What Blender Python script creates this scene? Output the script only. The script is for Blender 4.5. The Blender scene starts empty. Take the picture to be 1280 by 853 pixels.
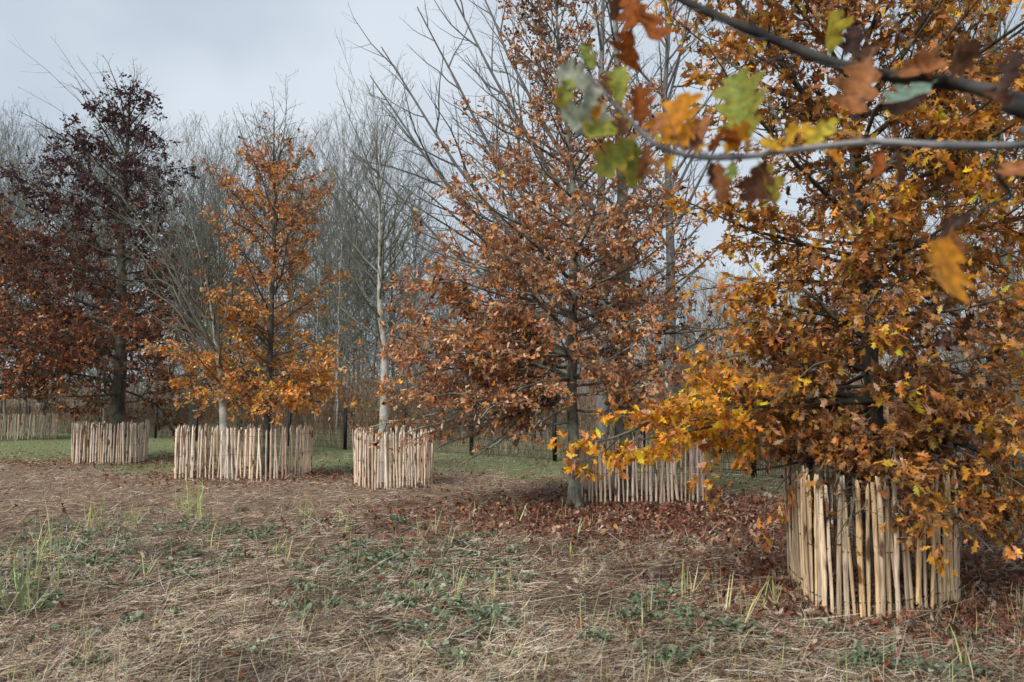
import bpy, math, random
import numpy as np
from mathutils import Vector, Matrix

C = bpy.context.scene.collection
F = 995.0; H = 1.57; PITCH = math.radians(4.2)
cp, sp = math.cos(PITCH), math.sin(PITCH)

# ------------------------------------------------------------------ helpers
def gz(x, y):
    x = np.asarray(x, float); y = np.asarray(y, float)
    return (0.022*np.sin(x*1.3+.6)*np.sin(y*.9+1) + 0.014*np.sin(x*3.1+y*1.7) + 0.009*np.sin(x*6.3-y*5.1)
            + 0.010*np.sin(x*2.2-y*2.9+2) + .008*np.sin(x*9.1+y*3.3)*np.sin(y*8.3-x*2.))

def W(px, py, Y):
    """world point at depth Y (metres along +Y) seen in the direction of a photo position"""
    u = (px-640)/F; v = (426.5-py)/F
    dy = cp - v*sp; dz = sp + v*cp
    k = Y/dy
    return np.array([u*k, Y, H+dz*k])

def G(px, py):
    u = (px-640)/F; v = (426.5-py)/F
    dy = cp - v*sp; dz = sp + v*cp
    k = -H/dz
    return np.array([u*k, dy*k])

def tag(o, label=None, cat=None, group=None, kind=None):
    if label: o['label'] = label
    if cat: o['category'] = cat
    if group: o['group'] = group
    if kind: o['kind'] = kind
    return o

def thing(name, label, cat, loc=(0, 0, 0), group=None):
    o = bpy.data.objects.new(name, None); C.objects.link(o)
    o.location = loc; o.empty_display_size = .2
    return tag(o, label, cat, group)

def make_mesh(name, V, Q, mat, col=None, smooth=True):
    V = np.ascontiguousarray(V, np.float32).reshape(-1, 3)
    Q = np.ascontiguousarray(Q, np.int32)
    k = Q.shape[1]
    me = bpy.data.meshes.new(name)
    me.vertices.add(len(V)); me.vertices.foreach_set('co', V.ravel())
    me.loops.add(Q.size); me.loops.foreach_set('vertex_index', Q.ravel())
    me.polygons.add(len(Q))
    me.polygons.foreach_set('loop_start', np.arange(0, Q.size, k, dtype=np.int32))
    me.polygons.foreach_set('loop_total', np.full(len(Q), k, np.int32))
    if smooth: me.polygons.foreach_set('use_smooth', np.ones(len(Q), bool))
    if col is not None:
        a = me.color_attributes.new('Col', 'FLOAT_COLOR', 'POINT')
        c4 = np.ones((len(V), 4), np.float32); c4[:, :3] = col
        a.data.foreach_set('color', c4.ravel())
    me.update(calc_edges=True)
    if mat: me.materials.append(mat)
    return me

def link(name, me, parent=None, loc=None):
    o = bpy.data.objects.new(name, me); C.objects.link(o)
    if parent: o.parent = parent
    if loc is not None: o.location = loc
    return o

def norm(a): return a/np.maximum(np.linalg.norm(a, axis=-1, keepdims=True), 1e-9)

def tubes(P, R, sides):
    """P (N,K,3), R (N,K) -> verts, quads"""
    N, K, _ = P.shape
    T = np.empty_like(P)
    T[:, 1:-1] = P[:, 2:]-P[:, :-2]; T[:, 0] = P[:, 1]-P[:, 0]; T[:, -1] = P[:, -1]-P[:, -2]
    T = norm(T)
    ref = np.where(np.abs(T[:, :1, 2:3]) > .9, np.array([[[1., 0, 0]]]), np.array([[[0, 0, 1.]]]))
    A = norm(np.cross(T, np.broadcast_to(ref, T.shape))); B = np.cross(T, A)
    th = np.arange(sides)*2*np.pi/sides
    V = (P[:, :, None] + R[:, :, None, None]*(A[:, :, None]*np.cos(th)[None, None, :, None] + B[:, :, None]*np.sin(th)[None, None, :, None]))
    V = V.reshape(-1, 3)
    n = np.arange(N)[:, None, None]*K*sides; k = np.arange(K-1)[None, :, None]*sides; s = np.arange(sides)[None, None, :]
    s2 = (s+1) % sides
    Q = np.stack([n+k+s, n+k+s2, n+k+sides+s2, n+k+sides+s], -1).reshape(-1, 4)
    return V, Q

def merge(parts):
    Vs, Qs, o = [], [], 0
    for V, Q in parts:
        Vs.append(V); Qs.append(Q+o); o += len(V)
    return np.concatenate(Vs), np.concatenate(Qs)

def clump(P, s=1.0, ph=0.0):
    x, y, z = P[..., 0]*s+ph, P[..., 1]*s+ph*1.7, P[..., 2]*s-ph
    return (np.sin(x*2.1+np.sin(z*1.7))*np.sin(y*2.3+1.1)*.5 + np.sin(z*3.3+x*1.9)*.35 + np.sin(y*4.1-z*2.2+x)*.3)

# ------------------------------------------------------------------ materials
def new_mat(name):
    m = bpy.data.materials.new(name); m.use_nodes = True
    nt = m.node_tree; nt.nodes.clear()
    return m, nt.nodes, nt.links

def leaf_mat(name, trans=.35, spots=18., rough=.62, blot=.45):
    m, N, L = new_mat(name)
    out = N.new('ShaderNodeOutputMaterial')
    at = N.new('ShaderNodeAttribute'); at.attribute_name = 'Col'
    tc = N.new('ShaderNodeTexCoord')
    no = N.new('ShaderNodeTexNoise'); no.inputs['Scale'].default_value = spots; no.inputs['Detail'].default_value = 4
    L.new(tc.outputs['Object'], no.inputs['Vector'])
    mr = N.new('ShaderNodeMapRange'); mr.inputs[1].default_value = .3; mr.inputs[2].default_value = .7
    mr.inputs[3].default_value = 1-blot; mr.inputs[4].default_value = 1+blot*.6
    L.new(no.outputs['Fac'], mr.inputs[0])
    mul = N.new('ShaderNodeVectorMath'); mul.operation = 'SCALE'
    L.new(at.outputs['Color'], mul.inputs[0]); L.new(mr.outputs[0], mul.inputs['Scale'])
    pb = N.new('ShaderNodeBsdfPrincipled'); pb.inputs['Roughness'].default_value = rough
    pb.inputs['Specular IOR Level'].default_value = .12
    tr = N.new('ShaderNodeBsdfTranslucent')
    L.new(mul.outputs[0], pb.inputs['Base Color'])
    mx = N.new('ShaderNodeMixShader'); mx.inputs[0].default_value = trans
    L.new(mul.outputs[0], tr.inputs['Color'])
    L.new(pb.outputs[0], mx.inputs[1]); L.new(tr.outputs[0], mx.inputs[2])
    L.new(mx.outputs[0], out.inputs[0])
    return m

def bark_mat(name, c1, c2, c3=None, scale=14., band=False, bump=.4):
    m, N, L = new_mat(name)
    out = N.new('ShaderNodeOutputMaterial'); pb = N.new('ShaderNodeBsdfPrincipled')
    pb.inputs['Roughness'].default_value = .85; pb.inputs['Specular IOR Level'].default_value = .2
    tc = N.new('ShaderNodeTexCoord'); mp = N.new('ShaderNodeMapping')
    mp.inputs['Scale'].default_value = (1, 1, 3.0 if band else .22)
    L.new(tc.outputs['Object'], mp.inputs['Vector'])
    no = N.new('ShaderNodeTexNoise'); no.inputs['Scale'].default_value = scale; no.inputs['Detail'].default_value = 8; no.inputs['Roughness'].default_value = .7
    L.new(mp.outputs[0], no.inputs['Vector'])
    cr = N.new('ShaderNodeValToRGB'); e = cr.color_ramp.elements
    e[0].position = .34; e[0].color = (*c1, 1); e[1].position = .62; e[1].color = (*c2, 1)
    L.new(no.outputs['Fac'], cr.inputs[0])
    src = cr.outputs[0]
    if c3 is not None:   # lichen / moss patches
        n2 = N.new('ShaderNodeTexNoise'); n2.inputs['Scale'].default_value = 5.; n2.inputs['Detail'].default_value = 6
        L.new(tc.outputs['Object'], n2.inputs['Vector'])
        r2 = N.new('ShaderNodeValToRGB'); r2.color_ramp.elements[0].position = .48; r2.color_ramp.elements[1].position = .6
        L.new(n2.outputs['Fac'], r2.inputs[0])
        mx = N.new('ShaderNodeMix'); mx.data_type = 'RGBA'; mx.inputs['B'].default_value = (*c3, 1)
        L.new(r2.outputs[0], mx.inputs['Factor']); L.new(src, mx.inputs['A']); src = mx.outputs['Result']
    L.new(src, pb.inputs['Base Color'])
    bp = N.new('ShaderNodeBump'); bp.inputs['Strength'].default_value = bump; bp.inputs['Distance'].default_value = .02
    L.new(no.outputs['Fac'], bp.inputs['Height']); L.new(bp.outputs[0], pb.inputs['Normal'])
    L.new(pb.outputs[0], out.inputs[0])
    return m

def plain_mat(name, c, rough=.8, var=.25, scale=20., metal=0., spec=.3):
    m, N, L = new_mat(name)
    out = N.new('ShaderNodeOutputMaterial'); pb = N.new('ShaderNodeBsdfPrincipled')
    pb.inputs['Roughness'].default_value = rough; pb.inputs['Metallic'].default_value = metal; pb.inputs['Specular IOR Level'].default_value = spec
    tc = N.new('ShaderNodeTexCoord'); no = N.new('ShaderNodeTexNoise'); no.inputs['Scale'].default_value = scale; no.inputs['Detail'].default_value = 5
    L.new(tc.outputs['Object'], no.inputs['Vector'])
    cr = N.new('ShaderNodeValToRGB'); e = cr.color_ramp.elements
    e[0].position = .3; e[1].position = .7
    e[0].color = (*[v*(1-var) for v in c], 1); e[1].color = (*[min(1, v*(1+var)) for v in c], 1)
    L.new(no.outputs['Fac'], cr.inputs[0]); L.new(cr.outputs[0], pb.inputs['Base Color']); L.new(pb.outputs[0], out.inputs[0])
    return m

M_leaf = leaf_mat('oak_leaf', trans=.33, rough=.85)
M_leaf_close = leaf_mat('oak_leaf_close', trans=.42, spots=55., rough=.5, blot=.5)
M_straw = leaf_mat('dry_straw', rough=.8, trans=.12, spots=9., blot=.45)
M_green = leaf_mat('weed_leaf', trans=.25, spots=12., blot=.3)
M_bark_dark = bark_mat('oak_bark', (.028, .024, .021), (.11, .095, .08), (.13, .135, .10), 22.)
M_bark_lichen = bark_mat('lichen_bark', (.05, .047, .04), (.17, .16, .14), (.26, .28, .23), 22.)
M_bark_pale = bark_mat('pale_bark', (.30, .29, .26), (.50, .48, .44), (.25, .27, .22), 16., band=True, bump=.15)
M_bark_grey = bark_mat('grey_twig_bark', (.085, .09, .075), (.20, .195, .17), (.145, .16, .115), 10.)
M_bark_bluegrey = bark_mat('blue_grey_twig_bark', (.09, .092, .09), (.19, .19, .185), None, 10.)
M_bark_tan = bark_mat('tan_twig_bark', (.26, .22, .18), (.42, .37, .31), None, 10.)
M_bark_birch = bark_mat('birch_bark', (.16, .15, .14), (.50, .49, .46), None, 9., band=True, bump=.1)
M_far = plain_mat('hazed_distant_twigs', (.24, .25, .25), .95, .2, 2.)  # paler base colour stands in for aerial haze on the far wood
M_wire = plain_mat('galvanised_wire', (.05, .05, .05), .5, .3, 30., .6)
M_black = plain_mat('black_powder_coat', (.012, .013, .013), .5, .2, 8.)
M_mesh = plain_mat('dark_green_mesh_wire', (.022, .030, .025), .5, .2, 8.)

def stake_mat(lo, hi):
    m, N, L = new_mat('cleft_chestnut')
    out = N.new('ShaderNodeOutputMaterial'); pb = N.new('ShaderNodeBsdfPrincipled')
    pb.inputs['Roughness'].default_value = .75; pb.inputs['Specular IOR Level'].default_value = .25
    tc = N.new('ShaderNodeTexCoord'); oi = N.new('ShaderNodeObjectInfo')
    ad = N.new('ShaderNodeVectorMath'); ad.operation = 'ADD'
    cx = N.new('ShaderNodeCombineXYZ'); mu = N.new('ShaderNodeMath'); mu.operation = 'MULTIPLY'; mu.inputs[1].default_value = 37.
    L.new(oi.outputs['Random'], mu.inputs[0]); L.new(mu.outputs[0], cx.inputs[0]); L.new(mu.outputs[0], cx.inputs[2])
    L.new(tc.outputs['Object'], ad.inputs[0]); L.new(cx.outputs[0], ad.inputs[1])
    mp = N.new('ShaderNodeMapping'); mp.inputs['Scale'].default_value = (1, 1, .06); L.new(ad.outputs[0], mp.inputs['Vector'])
    g = N.new('ShaderNodeTexNoise'); g.inputs['Scale'].default_value = 90.; g.inputs['Detail'].default_value = 6; L.new(mp.outputs[0], g.inputs['Vector'])
    cr = N.new('ShaderNodeValToRGB'); e = cr.color_ramp.elements
    e[0].position = .30; e[0].color = (*lo, 1); e[1].position = .62; e[1].color = (*hi, 1)
    L.new(g.outputs['Fac'], cr.inputs[0])
    # bark remnants and knots
    mp2 = N.new('ShaderNodeMapping'); mp2.inputs['Scale'].default_value = (1, 1, .3); L.new(ad.outputs[0], mp2.inputs['Vector'])
    k = N.new('ShaderNodeTexNoise'); k.inputs['Scale'].default_value = 11.; k.inputs['Detail'].default_value = 3; L.new(mp2.outputs[0], k.inputs['Vector'])
    kr = N.new('ShaderNodeValToRGB'); kr.color_ramp.elements[0].position = .59; kr.color_ramp.elements[1].position = .66; L.new(k.outputs['Fac'], kr.inputs[0])
    mx = N.new('ShaderNodeMix'); mx.data_type = 'RGBA'; mx.inputs['B'].default_value = (.13, .065, .035, 1)
    L.new(kr.outputs[0], mx.inputs['Factor']); L.new(cr.outputs[0], mx.inputs['A'])
    # stake to stake tone
    wn = N.new('ShaderNodeTexWhiteNoise'); wn.noise_dimensions = '1D'; L.new(mu.outputs[0], wn.inputs['W'])
    hs = N.new('ShaderNodeHueSaturation')
    r1 = N.new('ShaderNodeMapRange'); r1.inputs[3].default_value = .68; r1.inputs[4].default_value = 1.22; L.new(wn.outputs['Value'], r1.inputs[0])
    r2 = N.new('ShaderNodeMapRange'); r2.inputs[3].default_value = .75; r2.inputs[4].default_value = 1.2; L.new(oi.outputs['Random'], r2.inputs[0])
    L.new(r1.outputs[0], hs.inputs['Value']); L.new(r2.outputs[0], hs.inputs['Saturation']); L.new(mx.outputs['Result'], hs.inputs['Color'])
    # damp grey foot
    L.new(hs.outputs[0], pb.inputs['Base Color'])
    bp = N.new('ShaderNodeBump'); bp.inputs['Strength'].default_value = .35; bp.inputs['Distance'].default_value = .006
    L.new(g.outputs['Fac'], bp.inputs['Height']); L.new(bp.outputs[0], pb.inputs['Normal'])
    L.new(pb.outputs[0], out.inputs[0])
    return m
M_stake = stake_mat((.30, .20, .115), (.70, .53, .34)); M_stake_pale = stake_mat((.40, .28, .20), (.85, .69, .54))  # nearest ring's wood is yellower, with the oak's shade toned into it
M_post = plain_mat('weathered_post_wood', (.075, .05, .035), .85, .5, 25.)

# ------------------------------------------------------------------ leaves
def template(level):
    if level == 3:
        s = [0, .14, .24, .31, .40, .46, .56, .62, .73, .79, .90, .95, 1.0]
        w = [.008, .012, .11, .06, .23, .10, .34, .12, .31, .12, .17, .07, .01]
        f = [0, 0, .02, 0, .05, 0, .07, 0, .07, 0, .04, 0, 0]
    elif level == 2:
        s = [0, .18, .30, .38, .52, .60, .76, .84, 1.0]
        w = [.01, .02, .18, .07, .33, .11, .30, .12, .02]
        f = [0, 0, .03, 0, .07, 0, .06, 0, 0]
    elif level == 1:
        s = [0, .28, .45, .68, 1.0]
        w = [.02, .20, .10, .34, .03]
        f = [0, .03, 0, .07, 0]
    else:
        s = [0, .5, 1.0]; w = [.05, .3, .05]; f = [0, 0, 0]
    s = np.array(s); w = np.array(w); f = np.array(f)
    V = np.zeros((len(s), 3, 3))
    V[:, 0, 0] = s+f; V[:, 0, 1] = -w
    V[:, 1, 0] = s
    V[:, 2, 0] = s+f; V[:, 2, 1] = w
    Q = []
    for i in range(len(s)-1):
        a = i*3
        Q += [(a, a+1, a+4, a+3), (a+1, a+2, a+5, a+4)]
    return V.reshape(-1, 3), np.array(Q)
TEMPL = {k: template(k) for k in range(4)}
def blade_template():
    s = np.array([0, .35, .7, 1.]); w = np.array([.5, .45, .28, .03])
    V = np.zeros((4, 2, 3)); V[:, 0, 0] = s; V[:, 1, 0] = s; V[:, 0, 1] = -w; V[:, 1, 1] = w
    Q = [(i*2, i*2+1, i*2+3, i*2+2) for i in range(3)]
    return V.reshape(-1, 3), np.array(Q)

def leaves(rng, base, d, up, L, tmpl, curl=.5, col=None, width=1.0):
    """one leaf per row of base; returns verts, quads, colours"""
    TV, TQ = tmpl
    n = len(base); d = norm(d); nn = norm(up - (up*d).sum(-1, keepdims=True)*d); b = np.cross(nn, d)
    x = TV[None, :, 0]; y = TV[None, :, 1]*np.asarray(width)
    y = np.broadcast_to(y, (n, len(TV)))
    cl = rng.normal(0, curl*.5, (n, 1)); cw = rng.normal(0, curl, (n, 1)) + curl*.8; tw = rng.normal(0, curl*.6, (n, 1))
    z = -cl*x*x + cw*1.6*y*y*np.sign(.5) + tw*x*y
    z = z + .12*curl*np.sin(x*9+rng.uniform(0, 6, (n, 1)))*np.abs(y)*2
    y2 = y*(1-.45*np.minimum(np.abs(cw), 1.2)*np.abs(y)*1.6)
    V = base[:, None] + L[:, None, None]*(x[..., None]*d[:, None] + y2[..., None]*b[:, None] + z[..., None]*nn[:, None])
    Q = (TQ[None] + (np.arange(n)*len(TV))[:, None, None]).reshape(-1, 4)
    c = None
    if col is not None: c = np.repeat(col, len(TV), axis=0)
    return V.reshape(-1, 3), Q, c

def palette(rng, n, cols, wts, jit=.22):
    cols = np.array(cols); wts = np.array(wts, float); wts /= wts.sum()
    c = cols[rng.choice(len(cols), n, p=wts)]
    return np.clip(c*np.exp(rng.normal(0, jit, (n, 1)))*np.exp(rng.normal(0, .06, (n, 3))), .004, .85)

# ------------------------------------------------------------------ trees
UP = np.array([0, 0, 1.])
def grow(rng, start, d, L, K, up, wig):
    n = len(start); P = np.empty((n, K, 3)); P[:, 0] = start; d = norm(d); st = (L/(K-1))[:, None]
    for k in range(1, K):
        P[:, k] = P[:, k-1]+d*st
        d = norm(d + rng.normal(0, wig, (n, 3)) + np.asarray(up)[..., None]*UP if np.ndim(up) else d + rng.normal(0, wig, (n, 3)) + up*UP)
    return P

def at(P, t):
    K = P.shape[1]; f = np.clip(t, 0, .999)*(K-1); i = f.astype(int); g = (f-i)[:, None]
    r = np.arange(len(P))
    return P[r, i]*(1-g)+P[r, i+1]*g, norm(P[r, i+1]-P[r, i])

def spawn(rng, P, R, L, per_m, t0, t1, ang, asd, ratio, K, up, wig, rmin, spread=.6, maxn=40, minn=2, lmin=.06):
    n = np.clip(np.round(L*per_m*rng.uniform(.8, 1.2, len(L))), minn, maxn).astype(int)
    idx = np.repeat(np.arange(len(P)), n)
    off = np.concatenate([np.arange(k) for k in n]); tot = np.repeat(n, n)
    t = t0+(t1-t0)*(off+rng.uniform(.1, .9, len(off)))/tot
    pos, tan = at(P[idx], t)
    side = norm(np.cross(tan, UP+rng.normal(0, .02, (len(t), 3)))); other = np.cross(side, tan)
    sg = np.where(off % 2 == 0, 1., -1.); ph = rng.normal(0, spread, len(t))
    perp = side*(sg*np.cos(ph))[:, None] + other*np.sin(ph)[:, None]
    a = np.radians(rng.normal(ang, asd, len(t)))[:, None]
    d = tan*np.cos(a)+perp*np.sin(a)
    Lc = np.maximum(L[idx]*ratio*(1.08-.75*t)*rng.uniform(.6, 1.25, len(t)), lmin)
    Pc = grow(rng, pos, d, Lc, K, up, wig)
    Kp = R.shape[1]; fi = np.clip(t*(Kp-1), 0, Kp-1).astype(int)
    r0 = np.minimum(R[idx, fi]*.75, np.maximum(Lc*.012, rmin))
    s = np.linspace(0, 1, K)[None]
    Rc = np.maximum(r0[:, None]*(1-.8*s), rmin*.6)
    return Pc, Rc, Lc

def tree_geo(rng, trunk_pts, r0, prim, sides=10, flare=1.65, K=26):
    """trunk_pts: control points (local). prim: dict. returns trunk(V,Q), branch levels list"""
    cps = np.array(trunk_pts, float)
    seg = np.concatenate([[0], np.cumsum(np.linalg.norm(np.diff(cps, axis=0), axis=1))]); seg /= seg[-1]
    t = np.linspace(0, 1, K)**1.15
    P = np.stack([np.interp(t, seg, cps[:, i]) for i in range(3)], -1)
    P[1:, :2] += np.cumsum(rng.normal(0, .010*prim.get('wob', 1.), (K-1, 2)), axis=0)*(1-.3*t[1:, None])
    R = r0*((1-t)**prim.get('tpow', .85)*.97+.03); R[0] *= flare; R[1] *= 1+(flare-1)*.35
    Ltr = np.linalg.norm(np.diff(P, axis=0), axis=1).sum()
    TV = tubes(P[None], R[None], sides)
    # primaries
    n = prim['n']; ts = prim['t0']+(prim.get('t1', .97)-prim['t0'])*((np.arange(n)+rng.uniform(0, .8, n))/n)**prim.get('tp', 1.)
    Pt = np.repeat(P[None], n, 0); 
    f = np.interp(ts, t, np.arange(K)); fi = np.clip(f.astype(int), 0, K-2); g = (f-fi)[:, None]
    pos = P[fi]*(1-g)+P[fi+1]*g
    rad = R[fi]
    az = np.arange(n)*2.39996+rng.normal(0, .35, n)+prim.get('az', 0)
    u = (ts-prim['t0'])/(1-prim['t0'])
    el = np.radians(np.interp(u, [0, .5, 1], prim['el'])+rng.normal(0, 6, n))
    env = np.array(prim['env'])   # rows: z, left, right, depth
    z = pos[:, 2]
    le = np.interp(z, env[:, 0], env[:, 1]); ri = np.interp(z, env[:, 0], env[:, 2]); de = np.interp(z, env[:, 0], env[:, 3])
    lx = np.where(np.cos(az) < 0, le, ri)
    hr = 1/np.sqrt((np.cos(az)/lx)**2+(np.sin(az)/de)**2)
    Lp = hr/np.maximum(np.cos(el), .45)*rng.uniform(.8, 1.1, n)
    d = np.stack([np.cos(az)*np.cos(el), np.sin(az)*np.cos(el), np.sin(el)], -1)
    KP = 10
    PP = grow(rng, pos, d, Lp, KP, np.full(n, prim.get('up', .03)), prim.get('wig', .07))
    for (zz, tgt, sag) in prim.get('extra', []):
        k = np.argmin(np.abs(P[:, 2]-zz)); a = P[k]; b = np.array(tgt); s = np.linspace(0, 1, KP)[:, None]
        pl = a+(b-a)*s; pl[:, 2] += sag*np.sin(s[:, 0]*np.pi); pl[1:] += np.cumsum(rng.normal(0, .034, (KP-1, 3)), axis=0)
        PP = np.concatenate([PP, pl[None]]); Lp = np.append(Lp, np.linalg.norm(b-a)); rad = np.append(rad, R[k])
    s = np.linspace(0, 1, KP)[None]
    rp = np.minimum(rad*.6, Lp*prim.get('rr', .012)+.003)
    RP = np.maximum(rp[:, None]*(1-.82*s), prim['rmin'])
    lv = [(PP, RP, Lp)]
    P1, R1, L1 = spawn(rng, PP, RP, Lp, prim['d1'], .12, .98, prim.get('a1', 48), 10, prim.get('q1', .5), 6, prim.get('up1', .03), .12, prim['rmin'], prim.get('spread', .6), 40)
    lv.append((P1, R1, L1))
    P2, R2, L2 = spawn(rng, P1, R1, L1, prim['d2'], .1, 1., prim.get('a2', 45), 14, prim.get('q2', .5), 4, prim.get('up2', .02), .16, prim['rmin'], prim.get('spread2', .9), 16)
    lv.append((P2, R2, L2))
    if prim.get('bare'):
        bp = []
        for (zz, tgt, sag) in prim['bare']:
            k = np.argmin(np.abs(P[:, 2]-zz)); a = P[k]; b = np.array(tgt); ss = np.linspace(0, 1, KP)[:, None]
            pl = a+(b-a)*ss; pl[:, 2] += sag*np.sin(ss[:, 0]*np.pi); pl[1:] += np.cumsum(rng.normal(0, .02, (KP-1, 3)), axis=0); bp.append(pl)
        bp = np.array(bp); LB = np.linalg.norm(bp[:, -1]-bp[:, 0], axis=1); RB = np.maximum(.011*(1-.8*np.linspace(0, 1, KP))[None]*np.ones((len(bp), 1)), prim['rmin'])
        P4, R4, L4 = spawn(rng, bp, RB, LB, 1.6, .2, .95, 38, 10, .22, 5, .02, .08, prim['rmin'])
        prim['_bare'] = [tubes(bp, RB, 4), tubes(P4, R4, 3)]
    if prim.get('d3'):
        P3, R3, L3 = spawn(rng, P2, R2, L2, prim['d3'], .2, 1., 40, 14, .6, 3, prim.get('up2', .02), .1, prim['rmin']*.8, 1.2, 8)
        lv.append((P3, R3, L3))
    return TV, lv, Ltr

def build_tree(name, label, cat, base, seed, trunk_pts, r0, prim, bark, leaf=None, group=None, sides=10, twig=None):
    rng = np.random.default_rng(seed)
    base = np.array([base[0], base[1], float(gz(base[0], base[1]))-.03])
    root = thing(name, label, cat, base, group)
    prim = dict(prim)
    if 'bare' in prim: prim['bare'] = [(z, np.array(t)-base, s) for z, t, s in prim['bare']]
    if 'extra' in prim: prim = dict(prim, extra=[(z, np.array(t)-base, s) for z, t, s in prim['extra']])
    TV, lv, _ = tree_geo(rng, trunk_pts, r0, prim, sides)
    link('trunk', make_mesh('trunk', *TV, bark), root)
    parts = [tubes(P, R, (6, 4, 3, 3)[i]) for i, (P, R, L) in enumerate(lv)] + prim.get('_bare', [])
    link('branchwork', make_mesh('branchwork', *merge(parts), twig or bark), root)
    if leaf:
        src = leaf.get('src', [1, 2])
        B, D = [], []
        for li in src:
            P, R, L = lv[li]
            n = np.clip(rng.poisson(L*leaf['per_m']+leaf.get('base', 1.2)), 0, 30)
            idx = np.repeat(np.arange(len(P)), n); t = .1+.9*rng.uniform(0, 1, len(idx))**.6
            p, tn = at(P[idx], t); B.append(p); D.append(tn)
        B = np.concatenate(B); D = np.concatenate(D)
        cn = clump(B, leaf.get('cs', 1.6), seed)
        keep = cn + rng.normal(0, leaf.get('kn', .22), len(B)) > leaf.get('thr', -.5)+np.interp(B[:, 2], *leaf.get('air', ([0, 1], [0, 0])))
        if 'mask' in leaf: keep &= leaf['mask'](B+base, rng)
        B = B[keep]; D = D[keep]; cn = cn[keep]
        tk = rng.integers(1, leaf.get('tuft', 3)*2, len(B)); ix = np.repeat(np.arange(len(B)), tk)
        B = B[ix]+rng.normal(0, .022, (len(ix), 3)); D = D[ix]; cn = cn[ix]; n = len(B)
        d = D*.7+rng.normal(0, .6, (n, 3))-UP*leaf.get('droop', .35)
        nv = rng.normal(0, .75, (n, 3))+UP*.6
        L = leaf['size']*rng.uniform(.5, 1.25, n)
        col = leaf['color'](rng, B+base, cn)
        V, Q, c = leaves(rng, B+rng.normal(0, .01, (n, 3)), d, nv, L, TEMPL[leaf['lod']], leaf.get('curl', .55), col, leaf.get('width', 1.))
        link('foliage', make_mesh('foliage', V, Q, M_leaf, c, smooth=leaf['lod'] > 1), root)
        print(label[:40], 'leaves', n, 'twigs', sum(len(x[0]) for x in lv))
    return root

# leaf colours (real-world base colours)
BROWN = (.23, .125, .08); DKBROWN = (.085, .046, .034); COPPER = (.60, .23, .075); ORANGE = (.85, .32, .05)
GOLD = (.88, .42, .025); YELLOW = (.86, .58, .05); TAN = (.66, .40, .22); PINKTAN = (.72, .45, .31); RUST = (.42, .13, .045)
PURPLE = (.072, .038, .046); OLIVE = (.28, .23, .08); GREEN = (.26, .31, .09)

def T(px, py, Y): return W(px, py, Y)
def gx(px, Y): return (px-640)/F*Y*1.0

# --- tree in the second ring from the left: dark pin oak
def col1(rng, P, cn):
    n = len(P); z = P[:, 2]
    f = np.clip((z-3.4)/3.0+rng.normal(0, .25, n), 0, 1)[:, None]
    low = palette(rng, n, [(.30, .105, .055), COPPER, BROWN, DKBROWN, ORANGE, PINKTAN], [4, 1.2, 3.4, 3, .15, .4])
    hi = palette(rng, n, [PURPLE, DKBROWN, (.11, .06, .062), BROWN], [4, 2, 3, .6])
    return low*(1-f)+hi*f
b1 = (gx(147, 20.3), 20.3)
build_tree('oak_tree', 'tall dark oak with purple-brown leaves, thick trunk in the leftmost complete paling ring', 'tree',
    b1, 11, [(0, 0, 0), (.05, 0, 3), (-.02, 0, 6), (.1, 0, 9.9)], .19,
    dict(n=72, t0=.15, el=[-2, 22, 58], env=[(1, 3.9, 2.4, 3.0), (3, 4.2, 2.4, 3.2), (5, 3.6, 2.1, 2.8), (7, 3.0, 1.7, 2.0), (8.4, 1.35, 1.0, 1.0), (10., .3, .3, .3)],
         d1=5, d2=8.5, q1=.42, q2=.5, rmin=.0032, up=.02, spread=.8, rr=.011,
         bare=[(8.3, T(12, 52, 20.3), .1), (8.2, T(62, 48, 20.0), .1), (8.5, T(172, 80, 20.3), .05), (8.1, T(186, 128, 20.5), .1), (7.8, T(20, 110, 20.), .2), (8.0, T(95, 68, 20.1), .2)]),
    M_bark_dark, dict(per_m=6.5, base=1.2, tuft=2, size=.115, lod=1, color=col1, thr=-.40, cs=1.9, air=([0, 5, 8], [0, 0, .3]), droop=.5, curl=.5,
        mask=lambda P, r: (P[:, 2] < 9.6+r.normal(0, .25, len(P))) & (np.abs(P[:, 0]-b1[0]) < 4.2) & ~((P[:, 2] < 2.3) & (P[:, 0] > b1[0]-.9) & (P[:, 0] < b1[0]+1.1) & (P[:, 1] < b1[1]+.2) & (r.uniform(0, 1, len(P)) < .93)) & ~((P[:, 2] > 8.2) & (np.abs(P[:, 0]-b1[0]) > .9))), group=None)

# --- far-left oak, mostly outside the frame
def col0(rng, P, cn):
    n = len(P); return palette(rng, n, [(.28, .10, .055), COPPER, BROWN, DKBROWN, OLIVE], [4, 1, 3, 4, .5])
build_tree('oak_tree', 'rust brown oak rising from the paling ring cut off by the left edge', 'tree',
    (gx(-15, 31), 31), 21, [(0, 0, 0), (0, 0, 4), (.1, 0, 8.6)], .2,
    dict(n=44, t0=.17, el=[0, 22, 58], env=[(1, 3.6, 4.2, 3.4), (4, 3.2, 3.4, 3.), (7, 1.5, 1.6, 1.5), (9, .3, .3, .3)],
         d1=3.6, d2=6, rmin=.004), M_bark_dark, dict(per_m=6, base=1, tuft=2, size=.15, lod=1, color=col0, thr=-.5, droop=.4))
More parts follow.
